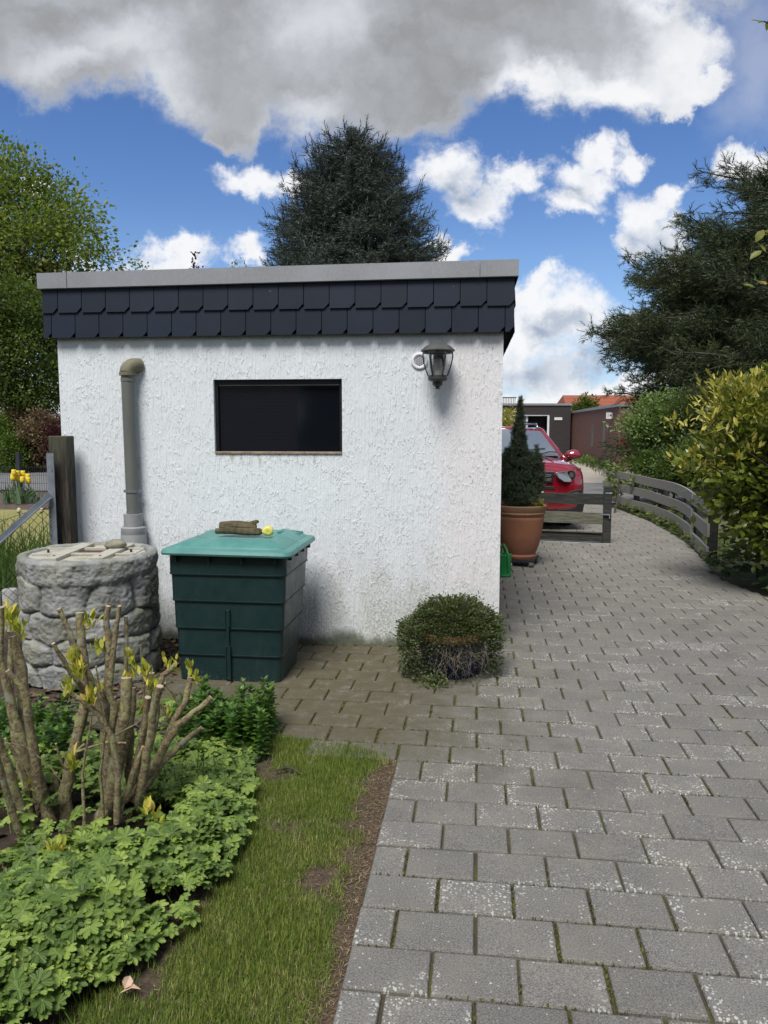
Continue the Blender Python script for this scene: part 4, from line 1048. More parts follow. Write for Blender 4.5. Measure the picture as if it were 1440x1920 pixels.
# far tree tips above the roof edge
plant('purple_tree', 'slim dark purple tree tip above the zinc edge', 'tree', (XZ(367, 800, 60)[0], 60, 0), [(XZ(367, 510, 60)[0], 60, XZ(367, 520, 60)[1], .30, .3, 2.1), (XZ(367, 560, 60)[0], 60, XZ(367, 560, 60)[1]-1, 1.0, 1, 2.5)], 150, 10, .16, .26, DIA, m_copper, h0=2, r0=.12, seed=34, nl=20, leafname='crown', shell=.0)
plant('birch_tree', 'faint pale green treetop just above the zinc edge left of the spruce', 'tree', (XZ(438, 800, 60)[0], 60, 0), [(XZ(437, 520, 60)[0], 60, XZ(437, 515, 60)[1], .5, .5, 1.1), (XZ(450, 540, 60)[0], 60, XZ(450, 550, 60)[1], 2, 1.5, 1.5)], 60, 10, .25, .2, DIA, m_decid, h0=3, r0=.1, seed=35, nl=20, leafname='crown', shell=.2)
plant('shrubby_tree', 'thin sparse treetop twigs beside the left end of the zinc edge', 'tree', (XZ(262, 800, 30)[0], 30, 0), [(XZ(262, 520, 30)[0], 30, XZ(262, 515, 30)[1], .45, .4, .6), (XZ(265, 560, 30)[0], 30, XZ(265, 580, 30)[1], 1, 1, 1.2)], 60, 12, .16, .13, DIA, m_decid, h0=2, r0=.08, seed=36, nl=26, leafname='crown', shell=.2)

# spruce behind the garage
def spruce(label, base, H_t, prof, zlo, seed, nlev, shoot, mat, name='spruce_tree', leaders=5):
    g = np.random.default_rng(seed); o = thing(name, label, 'tree', base)
    pos = []; dr = []; sz = []; b = MB(); random.seed(seed)
    b.tube([(0, 0, 0), (0, 0, H_t*.5), (0, 0, H_t*.97)], [.24, .15, .03], 10)
    for z in np.linspace(zlo, H_t-.15, nlev):
        f = z/H_t; Rm = np.interp(z, prof[0], prof[1])
        nb = int(9+Rm*3.0); a0 = g.random()*6.28
        for i in range(nb):
            a = a0+2*pi*i/nb+g.normal()*.15; L_ = Rm*g.uniform(.66, 1.08)
            if g.random() < .04: continue
            d = np.array([cos(a), sin(a), 0]); zb = z+g.normal()*.12
            npt = max(3, int(L_/.16))
            p_prev = None
            for s in range(npt+1):
                q = s/npt
                p = np.array([0, 0, zb])+d*L_*q+np.array([0, 0, L_*(.05*q-.42*q*q+.40*q**4)])
                if q < .25 and L_ > .8: p_prev = p; continue
                # side twigs
                tw = (1-q)*.5+.12
                for sd_ in (-1, 1, 0):
                    m = 1+int(tw*L_/.26) if sd_ else 1
                    dir_ = nrm(d*.75+sd_*np.array([-d[1], d[0], 0])*.8+np.array([0, 0, g.uniform(-.1, .25)]))
                    for k in range(m):
                        pp = p+dir_*k*.20
                        pos.append(pp+g.normal(size=3)*.03); dr.append(nrm(dir_+g.normal(size=3)*.22+np.array([0, 0, .15]))); sz.append(shoot*g.uniform(.7, 1.2))
                        if g.random() < .6: pos.append(pp); dr.append(nrm(dir_*.4+np.array([0, 0, 1.0])+g.normal(size=3)*.25)); sz.append(shoot*.75)
            if i % 2 == 0: b.tube([(0, 0, zb), tuple(np.array([0, 0, zb])+d*L_*.5+np.array([0, 0, L_*-.02])), tuple(np.array([0, 0, zb])+d*L_*.97+np.array([0, 0, L_*.10]))], [.035, .02, .006], 4, caps=False)
            # upturned leader at tip
            tip = np.array([0, 0, zb])+d*L_+np.array([0, 0, L_*.10]); pos.append(tip); dr.append(nrm(np.array([d[0]*.35, d[1]*.35, 1.]))); sz.append(shoot*1.35)
    for i in range(leaders):
        a = g.random()*6.28; rr_ = g.uniform(0, prof[1][-1]); zt_ = H_t-.1-rr_*.35
        for k in range(7):
            z = zt_-.6+k*.14
            for j in range(5):
                aa = j*1.256+k; pos.append(np.array([rr_*cos(a), rr_*sin(a), z])); dr.append(nrm(np.array([cos(aa)*(1-k/8), sin(aa)*(1-k/8), .7]))); sz.append(shoot*.95)
    pos = np.array(pos); dr = np.array(dr); n = len(pos)
    me = inst(SHOOT[0], SHOOT[1], pos, frames(dr, nrm(g.normal(size=(n, 3)))), np.array(sz), wid=None)
    link('crown', me, mat, o); b.build('trunk', m_trunk, o)
    return o
SY = 24
sx0 = XZ(663, 800, SY)[0]
k = SY/1440
Ht = XZ(668, 262, SY)[1]
prof = ([0, XZ(0, 490, SY)[1]-1.5, XZ(0, 490, SY)[1], XZ(0, 420, SY)[1], XZ(0, 350, SY)[1], XZ(0, 300, SY)[1], XZ(0, 265, SY)[1], Ht], [200*k, 190*k, 165*k, 138*k, 112*k, 88*k, 60*k, 24*k])
spruce('large dark blue green spruce rising behind the garage roof', (sx0, SY, 0), Ht, prof, 2.2, 41, 40, .27, m_spruce, leaders=14)

# dark conifer right, spreading branches with open sprays
def yew():
    g = np.random.default_rng(51); Yt = 15.0
    o = thing('yew_tree', 'broad dark needled conifer on the right with ragged feathery branches', 'tree', (12.9, Yt+5, 0))
    o.scale = (1.26, 1.26, 1.26)
    base = np.array([10.2, Yt+1, 0]); pos = []; dr = []; sz = []; b = MB(); random.seed(2)
    b.tube([(0, 0, 0), (0, 0, 3), (-.1, 0, 6), (0, 0, 9.2)], [.35, .28, .16, .04], 10)
    def seg(p, d, L_, lvl, r):
        n = max(2, int(L_/.30)); cur = p.copy(); dirc = d.copy(); pts = [tuple(cur)]
        for s in range(n):
            dirc = nrm(dirc+g.normal(size=3)*.10+np.array([0, 0, -.01 if lvl < 2 else -.02])); cur = cur+dirc*L_/n; pts.append(tuple(cur))
            q = (s+1)/n
            if lvl < 2 and q > (.18 if lvl == 0 else .1):
                for sd_ in (-1, 1):
                    if g.random() < .92:
                        side = nrm(np.cross(dirc, [0, 0, 1])*sd_*g.uniform(.5, 1)+dirc*g.uniform(.6, 1.0)+np.array([0, 0, g.uniform(-.25, .35)]))
                        seg(cur, side, (L_*(.42 if lvl == 0 else .36))*(1.1-q*.6)*g.uniform(.7, 1.2), lvl+1, r*.45)
            if lvl >= 1:
                for _ in range(4 if lvl == 2 else 3):
                    pos.append(cur+g.normal(size=3)*.06); dr.append(nrm(dirc+g.normal(size=3)*.6)); sz.append(g.uniform(.16, .27))
        if lvl < 2 or g.random() < .25: b.tube(pts, list(np.linspace(r, r*.25, len(pts))), 4, caps=False)
    for i in range(150):
        z = g.uniform(1.6, 8.6); f = z/9
        # silhouettes: left edge of the crown by height
        Rm = np.interp(z, [1, 2, 3, 4, 5, 6, 7, 8.6], [4.6, 5.2, 5.2, 5.0, 4.3, 3.3, 2.2, 1.0])
        a = g.uniform(pi*.55, pi*1.55) if i % 4 else g.uniform(-pi*.45, pi*.55)
        d = nrm(np.array([cos(a), sin(a), g.uniform(.05, .3)+.5*max(0, f-.4)]))
        seg(np.array([0, 0, z*.86-.2]), d, Rm*g.uniform(.8, 1.0), 0, .07)
    pos = np.array(pos)-0*base; dr = np.array(dr); n = len(pos)
    me = inst(SHOOT[0], SHOOT[1], pos, frames(dr, nrm(g.normal(size=(n, 3)))), np.array(sz), wid=np.full(n, .8))
    link('crown', me, m_yew, o); b.build('trunk', m_trunk, o)
    print('yew shoots', n)
yew()

# hedges at the far left beyond the road
m_hedge1, _ = leafmat('hedge_green', [(0, (.025, .045, .01)), (.5, (.07, .115, .02)), (1, (.15, .22, .04))], rough=.5, trans=.3, clump=1.0)
m_hedge2, _ = leafmat('hedge_brown', [(0, (.05, .03, .022)), (.5, (.15, .10, .055)), (1, (.25, .21, .10))], rough=.6, trans=.25, tcol=(.3, .2, .08), clump=1.4)
def hedgebush(label, px0, px1, py0, Y, mat, seed, ncl=200, name='hedge_bush'):
    x0, zt_ = XZ(px0, py0, Y); x1, _z = XZ(px1, py0, Y); cx = (x0+x1)/2; rx = (x1-x0)/2
    plant(name, label, 'bush', (cx, Y, 0), [(cx, Y, zt_*.5, rx*1.05, .9, zt_*.53), (cx-rx*.3, Y, zt_*.62, rx*.7, .8, zt_*.40), (cx+rx*.4, Y, zt_*.45, rx*.6, .8, zt_*.45)], ncl, 30, .16, .10, DIA, mat, h0=.4, r0=.05, seed=seed, nl=14, woodname='stems', shell=.35, up=.1)
hedgebush('dark green hedge bush at the far left beyond the road', -70, 30, 775, 28.6, m_hedge1, 61, 420)
hedgebush('reddish brown budding bush on top of the far left hedge', 5, 75, 765, 29.6, m_hedge2, 62, 300)
hedgebush('bright green leafy bush low in the hedge right of the black post', 8, 58, 815, 28.0, m_hedge1, 63, 260)
hedgebush('straw coloured twiggy bush beside the garage wall in the hedge', 45, 118, 772, 28.4, m_hedge2, 64, 380)
hedgebush('tall dark green bush filling the gap under the hazel tree', -60, 115, 700, 30.5, m_decdark, 66, 700)
hedgebush('dark red leaved bush half hidden at the garage corner', 95, 160, 790, 27.8, m_copper, 65, 240)

# light green bush and others behind the curved fence
m_bushlt, _ = leafmat('soft_green_leaves', [(0, (.07, .11, .04)), (.5, (.17, .24, .08)), (1, (.29, .37, .13))], rough=.5, trans=.35, clump=1.5)
def bb(px, py, rx, ry, Y, ryy=None): x_, z_ = XZ(px, py, Y); k = Y/1440; return (x_, Y, z_, rx*k, (ryy or rx)*k, ry*k)
plant('round_bush', 'rounded light green bush behind the wooden rail fence', 'bush', (XZ(1245, 900, 16)[0], 16, 0), [bb(1250, 790, 60, 58, 16), (bb(1235, 835, 45, 40, 16)), bb(1215, 805, 34, 38, 15.8), bb(1290, 800, 40, 50, 16.2), bb(1180, 798, 20, 10, 15.8), bb(1250, 870, 60, 50, 16.2)], 520, 36, .12, .075, DIA, m_bushlt, h0=.3, r0=.05, seed=71, nl=50, woodname='stems', shell=.3, up=.2)
plant('low_bush', 'dense darker green bush low against the rail fence', 'bush', (XZ(1260, 900, 15)[0], 15, 0), [bb(1225, 872, 38, 26, 15.4, 25), bb(1275, 880, 45, 40, 14.4, 30), bb(1310, 860, 40, 50, 13.6, 30)], 300, 34, .10, .06, DIA, leafmat('deep_green_leaves', [(0, (.02, .04, .01)), (.5, (.06, .10, .02)), (1, (.13, .18, .04))], clump=1.6)[0], h0=.2, r0=.03, seed=72, nl=20, woodname='stems', shell=.3, up=.2)
plant('brownish_bush', 'brownish green bush between the round bush and the near hedge', 'bush', (XZ(1330, 900, 15.2)[0], 15.2, 0), [bb(1330, 790, 55, 65, 15.2), bb(1370, 780, 60, 90, 15.6), bb(1300, 760, 40, 40, 15.4), bb(1340, 860, 60, 60, 15)], 360, 34, .14, .07, DIA, leafmat('brown_green_leaves', [(0, (.012, .02, .008)), (.6, (.035, .045, .018)), (1, (.09, .07, .04))], clump=1.5)[0], h0=.4, r0=.05, seed=73, nl=30, woodname='stems', shell=.3)
plant('ivy', 'pale leafed climber over the far end of the rail fence', 'climbing plant', (XZ(1150, 935, 14.3)[0], 14.2, 0), [bb(1152, 885, 14, 16, 15.2, 10), bb(1158, 915, 14, 14, 15, 8), bb(1195, 905, 14, 8, 14.1, 6)], 34, 12, .07, .085, OVAL, leafmat('pale_ivy', [(0, (.06, .09, .02)), (1, (.22, .26, .09))], clump=2)[0], h0=.2, r0=.015, seed=74, nl=16, woodname='stems', shell=.1)

# near hedge on the right: large leaved
m_lau, _ = leafmat('privet_leaves', [(0, (.045, .075, .010)), (.5, (.11, .15, .02)), (.85, (.21, .24, .035)), (1, (.36, .34, .07))], rough=.32, trans=.32, spec=.6, clump=1.6, tcol=(.3, .38, .03))
m_lauy, _ = leafmat('young_yellow_leaves', [(0, (.20, .21, .03)), (.5, (.40, .38, .06)), (1, (.60, .52, .14))], rough=.35, trans=.35, spec=.6, clump=2.2, tcol=(.5, .45, .05))
gN = np.random.default_rng(81)
YN = 7.3
hb = thing('laurel_hedge', 'big leafy hedge with yellow green young leaves at right edge', 'hedge', (4.6, 7.6, 0))
def nb(px, py, rx, ry, Y=YN, d=0.7): x_, z_ = XZ(px, py, Y); k = Y/1440; return (x_-4.6, Y-7.6, z_, rx*k, d, ry*k)
blobsN = [nb(1470, 790, 120, 100), nb(1450, 880, 112, 90), nb(1425, 930, 88, 58), nb(1480, 960, 130, 90), nb(1465, 1000, 72, 52), nb(1400, 800, 50, 55), nb(1560, 850, 160, 190, 7.6, 1.0), nb(1345, 875, 45, 24)]
me, cc = crown_leaves(gN, blobsN, 760, 14, .08, .082, OVAL, up=.25, shell=.45, outw=.8)
link('foliage', me, m_lau, hb)
topb = [nb(1460, 730, 90, 45), nb(1400, 770, 65, 45), nb(1365, 745, 30, 45), nb(1500, 700, 70, 25), nb(1345, 840, 45, 25), nb(1310, 800, 20, 14), nb(1320, 870, 45, 18)]
me, cc2 = crown_leaves(gN, topb, 150, 9, .07, .085, LANCE, up=.8, shell=.5, outw=.6)
link('young_leaves', me, m_lauy, hb)
b = MB(); random.seed(8)
for c in list(cc[::6])+list(cc2[::3]):
    s = Vector((gN.normal()*.25, gN.normal()*.2, 0)); c = Vector(c); m_ = s.lerp(c, .5)+Vector((0, 0, .15))
    b.tube([s, m_, c], [.016, .009, .003], 5, caps=False)
b.build('stems', m_trunk, hb)
# cover below hedge
m_gerd, tg = leafmat('geranium_dark', [(0, (.018, .04, .010)), (.6, (.04, .08, .018)), (1, (.08, .13, .03))], clump=2, trans=.2)
def ground_leaves(name, label, pts, sz, mat, seed, hz=(.06, .25), tm=GER, flat=.45, kind='stuff'):
    g = np.random.default_rng(seed); n = len(pts); pts = np.array(pts)
    a = g.uniform(0, 2*pi, n); d = np.stack([np.cos(a), np.sin(a), g.uniform(-.35, .25, n)], 1)
    nz = nrm(np.stack([g.normal(0, flat, n), g.normal(-.25, flat, n), np.ones(n)], 1))
    F = frames(d, nz)
    me = inst(tm[0], tm[1], pts, F, sz*g.uniform(.6, 1.25, n), tuv=tm[2])
    o = link(name, me, mat); return o
g = np.random.default_rng(82); n = 900
x = g.uniform(3.5, 5.2, n); y = g.uniform(6.3, 8.7, n); ed_ = np.array([rightX(v) for v in y]); ok = x > ed_-.05
x, y = x[ok], y[ok]; hh = .05+.26*np.clip((x-ed_[ok]+.1)/.5, 0, 1)*g.uniform(.6, 1, len(x))
o = ground_leaves('ground_cover', '', np.stack([x, y, hh], 1), .085, m_gerd, 83)
tag(o, 'dark green lobed ground cover under the hedge at right', 'ground cover', kind='stuff')
n = 900; g = np.random.default_rng(84); y = g.uniform(8.8, 15.0, n); x = np.array([rightX(v) for v in y])+g.uniform(-.03, .5, n)
o = ground_leaves('fence_ground_cover', '', np.stack([x, y, g.uniform(.02, .16, n)], 1), .075, leafmat('verge_leaves', [(0, (.03, .05, .012)), (.6, (.08, .11, .02)), (1, (.20, .20, .05))], clump=1.5)[0], 85)
tag(o, 'low green and yellow plants along the foot of the rail fence', 'ground cover', kind='stuff')

# overhanging twig at the right picture edge, belongs to a young tree outside the frame
yt = thing('young_tree', 'leafy twig tips with reddish leaves reaching in at the right picture edge', 'tree', (2.35, 3.3, 0))
b = MB(); b.tube([(0, 0, 0), (.02, 0, 1.2), (-.03, 0, 2.2), (0, 0, 3.3)], [.03, .026, .018, .008], 8)
tips = []
for (qx, qy) in ((1418, 535), (1432, 435), (1428, 470), (1432, 40)):
    p = P(qx, qy, 3.1)-Vector((2.35, 3.3, 0)); s = Vector((0, 0, p.z-.35)); b.tube([s, s.lerp(p, .5)+Vector((.02, 0, .06)), p], [.009, .006, .0025], 6); tips.append(p)
b.build('trunk', m_trunk, yt)
pts = []; dd_ = []
g = np.random.default_rng(86)
for p in tips:
    for k in range(4): pts.append(np.array(p)+np.array([k*.018, 0, g.normal()*.006])); dd_.append(np.array([-1+.5*k, g.normal()*.5, g.normal()*.6-.1]))
n = len(pts)
me = inst(*OVAL[:2], np.array(pts), frames(np.array(dd_), np.tile([.2, -.6, 1.], (n, 1))), np.full(n, .055))
link('leaves', me, leafmat('reddish_leaves', [(0, (.25, .22, .04)), (.5, (.16, .2, .03)), (1, (.35, .12, .08))], clump=9)[0], yt)

# ------------------------------------------------------------------ curved rail fence
fpts = [(4.58, 16.0), (4.60, 14.6), (4.60, 13.4), (4.50, 12.0), (4.32, 11.0), (4.10, 10.15)]
cf = thing('rail_fence', 'curved low fence of three grey weathered boards beside the paved drive', 'fence', (4.3, 12.5, 0))
def catmull(pts, n=8):
    out = []
    p = [Vector((*q, 0)) for q in pts]; p = [p[0]*2-p[1]]+p+[p[-1]*2-p[-2]]
    for i in range(1, len(p)-2):
        for k in range(n):
            t_ = k/n; out.append(.5*((2*p[i])+(-p[i-1]+p[i+1])*t_+(2*p[i-1]-5*p[i]+4*p[i+1]-p[i+2])*t_**2+(-p[i-1]+3*p[i]-3*p[i+1]+p[i+2])*t_**3))
    out.append(p[-2]); return out
cv = catmull(fpts); org = Vector((4.3, 12.5, 0))
def rail(name, path, z0, z1, th_, parent, mat, wob=0):
    V = []; UV = []; s = 0
    for i, p in enumerate(path):
        t_ = (path[min(i+1, len(path)-1)]-path[max(i-1, 0)]).normalized(); nx = Vector((-t_.y, t_.x, 0))*th_/2
        if i: s += (p-path[i-1]).length
        w1 = .006*sin(s*2.1+z0*9)
        for q, z, uvv in ((nx, z0+w1, 0), (-nx, z0+w1, .1), (-nx, z1+w1, 1), (nx, z1+w1, 1.1)):
            c = p+q-org; V.append((c.x, c.y, z)); UV.append((s, uvv+z0*3))
    F = []
    for i in range(len(path)-1):
        for j in range(4): F.append((i*4+j, i*4+(j+1) % 4, (i+1)*4+(j+1) % 4, (i+1)*4+j))
    e = (len(path)-1)*4
    F += [(0, 3, 2, 1), (e, e+1, e+2, e+3)]
    me = np_mesh(np.array(V), [np.array(F)], np.array(UV)); 
    return link(name, me, mat, parent)
for z0 in (.10, .335, .57): rail('rail', cv, z0, z0+.145, .028, cf, m_fence)
near = [Vector((4.10, 10.12, 0))+(Vector((3.775, 8.86, 0))-Vector((4.10, 10.12, 0)))*k/4 for k in range(5)]
for z0 in (.02, .30, .55): rail('rail', near, z0, z0+.155, .030, cf, m_fence)
pb = MB().box(-.045, .045, -.045, .045, 0, .70).build('post', m_gatewood, cf, bevel=.006)
pb.location = Vector((3.845, 8.90, 0))-org
for q in ((4.19, 10.16), (4.45, 11.2), (4.62, 12.6), (4.69, 14.2), (4.68, 15.9)):
    c = pb.copy(); COL.objects.link(c); c.location = Vector((*q, 0))-org

# ------------------------------------------------------------------ low wooden barrier (gate) across the drive
g0, g1 = Vector((1.62, 10.78, 0)), Vector((3.02, 10.33, 0))
gd = (g1-g0).normalized(); gang = math.atan2(gd.y, gd.x); gl_ = (g1-g0).length
gt = thing('low_gate', 'low dark wooden board gate with one square end post', 'gate', g1, gang)
MB().box(-.055, .055, -.06, .06, 0, .78).build('post', m_gatewood, gt, bevel=.006)
for (z0, z1, m_) in ((.535, .68, m_gatewood), (.27, .425, m_gatewood2), (.03, .155, m_gatewood)):
    MB().box(-gl_, -.05, -.085, -.055, z0, z1).build('rail', m_, gt, bevel=.004)
MB().box(-gl_, -.056, -.105, -.0855, .15, .17).build('rail', m_gatewood2, gt, bevel=.003)
MB().box(-gl_, .06, -.11, .05, .0, .012).build('threshold', m_concrete, gt)
b = MB(); b.box(-.10, .04, -.088, -.0605, .395, .41); b.box(.028, .04, -.088, -.0605, .35, .395); b.build('latch', m_galv, gt)
b = MB(); b.tube([(-.03, -.062, .69), (.058, -.062, .69), (.058, .0, .69)], .006, 6); b.build('wire_loop', m_galv, gt)

# ------------------------------------------------------------------ terracotta pot with dwarf conifer on a plant trolley
PT = Vector((1.56, 8.72, 0))
tr_ = thing('plant_trolley', 'low dark plant trolley on castors under the terracotta pot', 'plant trolley', PT, R(-20))
b = MB(); b.box(-.19, .19, -.19, -.15, .07, .085); b.box(-.19, .19, .15, .19, .07, .085)
for q in (-.17, 0, .15): b.box(q, q+.03, -.149, .149, .071, .084)
b.build('frame', m_black, tr_)
def castor(x_, y_):
    e_ = bpy.data.objects.new('castor', None); 
    b = MB(); b.tube([(-.018, 0, 0), (.018, 0, 0)], .034, 14); b.tube([(-.02, 0, 0), (.02, 0, 0)], .014, 8)
    w_ = b.build('wheel', m_rubber, tr_); w_.location = (x_, y_, .034)
    b = MB(); b.box(-.028, -.0215, -.012, .012, -.01, .036); b.box(.0215, .028, -.012, .012, -.01, .036); b.box(-.0215, .0215, -.012, .012, .0355, .037); f_ = b.build('fork', m_galv, w_)
    bpy.data.objects.remove(e_)
for sx_ in (-.16, .16):
    for sy_ in (-.16, .16): castor(sx_, sy_)
pot = thing('terracotta_pot', 'large terracotta pot with a thick rim standing on a trolley', 'plant pot', PT+Vector((0, 0, .086)))
b = MB(); b.lathe([(0, 0), (.185, 0), (.195, .03), (.175, .05), (.180, .06), (.215, .15), (.245, .30), (.262, .44), (.268, .47), (.262, .485), (.268, .495)], 40)
autosmooth(b.build('pot_body', m_terra, pot), 50)
b = MB(); b.lathe([(.262, .490), (.274, .497), (.280, .52), (.272, .53), (.276, .54), (.292, .575), (.294, .60), (.282, .608), (.262, .60), (.255, .56)], 40)
autosmooth(b.build('rim', m_terrarim, pot), 50)
MB().lathe([(0, .575), (.262, .565)], 24).build('soil', m_soil, pot)
def dwarf():
    g = np.random.default_rng(91); o = thing('dwarf_conifer', 'dark dense dwarf conifer with a slim top growing in the terracotta pot', 'shrub', PT+Vector((0, 0, .655)))
    pos = []; dr = []
    cols = [(-.03, 0, 1.235, .062), (-.02, 0, 1.08, .085), (-.055, 0, .95, .12), (.0, .02, .80, .13), (-.16, .02, .66, .07), (.10, -.02, .62, .07), (.20, -.02, .60, .045), (.235, .0, .50, .035), (.15, -.08, .70, .04), (.15, .05, .42, .06), (.0, -.08, .55, .12), (-.2, .05, .38, .06), (-.1, -.1, .4, .08), (-.22, 0, .6, .05)]
    for (cx, cy, ht, rr_) in cols:
        nsh = int(ht*rr_*26000*1.6)
        z = g.random(nsh)*ht; f = z/ht; a = g.uniform(0, 2*pi, nsh)
        kz = vnoise(np.stack([np.cos(a)*1.5+cx*20, np.sin(a)*1.5, z*14], 1), 1.0); keep_ = kz > -.20; z, f, a, kz = z[keep_], f[keep_], a[keep_], kz[keep_]; nsh = len(z)
        r = rr_*1.12*(1.12-f**1.8)*(.25+.8*g.random(nsh)**.7)*(1+1.1*kz)*np.where(f < .08, .6, 1)
        lean = f*0.3
        pos.append(np.stack([cx*(.4+.6*np.minimum(1, f*2))+np.cos(a)*r, cy+np.sin(a)*r, z], 1)); dr.append(np.stack([np.cos(a)*.7, np.sin(a)*.7, .9+0*z], 1)+g.normal(size=(nsh, 3))*.25)
    pos = np.concatenate(pos); dr = np.concatenate(dr); n = len(pos)
    me = inst(SHOOT[0], SHOOT[1], pos, frames(dr, nrm(g.normal(size=(n, 3)))), g.uniform(.03, .055, n))
    link('foliage', me, leafmat('dwarf_needles', [(0, (.02, .032, .020)), (.5, (.05, .075, .042)), (1, (.12, .155, .075))], rough=.6, trans=.05, clump=6)[0], o)
    b = MB()
    for (cx, cy, ht, rr_) in cols: b.tube([(0, 0, -.08), (cx*.5, cy*.5, ht*.35), (cx, cy, ht*.95)], [.016, .01, .002], 5)
    b.build('stems', m_trunk, o); print('dwarf', n)
dwarf()
plant('yellow_herb', 'small yellow leafed herb at the right rim of the terracotta pot', 'plant', PT+Vector((.16, -.14, .65)), [(PT.x+.17, PT.y-.15, .70, .06, .05, .05)], 34, 9, .018, .028, OVAL, leafmat('yellow_herb', [(0, (.16, .16, .03)), (1, (.42, .36, .08))], clump=9)[0], h0=.02, r0=.003, seed=92, nl=10, woodname='stems', shell=.1)

# watering can
wc = thing('watering_can', 'green plastic watering can on the paving at the garage corner', 'watering can', (1.265, 8.02, 0), R(20))
b = MB(); b.lathe([(0, 0), (.078, 0), (.084, .008), (.084, .022), (.080, .026), (.080, .20), (.084, .215), (.086, .232), (.080, .236), (.045, .240), (.04, .22), (.04, .1)], 28, sx=1, sy=1.1)
autosmooth(b.build('can_body', m_can, wc), 40)
b = MB(); b.tube([(0, .07, .235), (0, .055, .30), (0, .0, .335), (0, -.05, .30), (0, -.10, .235), (0, -.112, .15), (0, -.09, .07)], .0125, 10); autosmooth(b.build('handle', m_can, wc), 50)
b = MB(); b.tube([(0, .07, .05), (0, .16, .17), (0, .24, .31)], [.022, .016, .012], 10); b.tube([(0, .236, .30), (0, .262, .345)], [.014, .036], 14); autosmooth(b.build('spout', m_can, wc), 50)
jar = thing('glass_jar', 'small glass jar with a white lid between watering can and trolley', 'jar', (1.385, 8.36, 0))
MB().lathe([(0, 0), (.028, 0), (.03, .005), (.03, .05), (.024, .06)], 16).build('jar_body', basic('cloudy_glass', (.25, .25, .24), rough=.2), jar, smooth=True)
MB().lathe([(0, .074), (.028, .073), (.028, .060), (.0, .060)], 16).build('lid', m_white, jar)

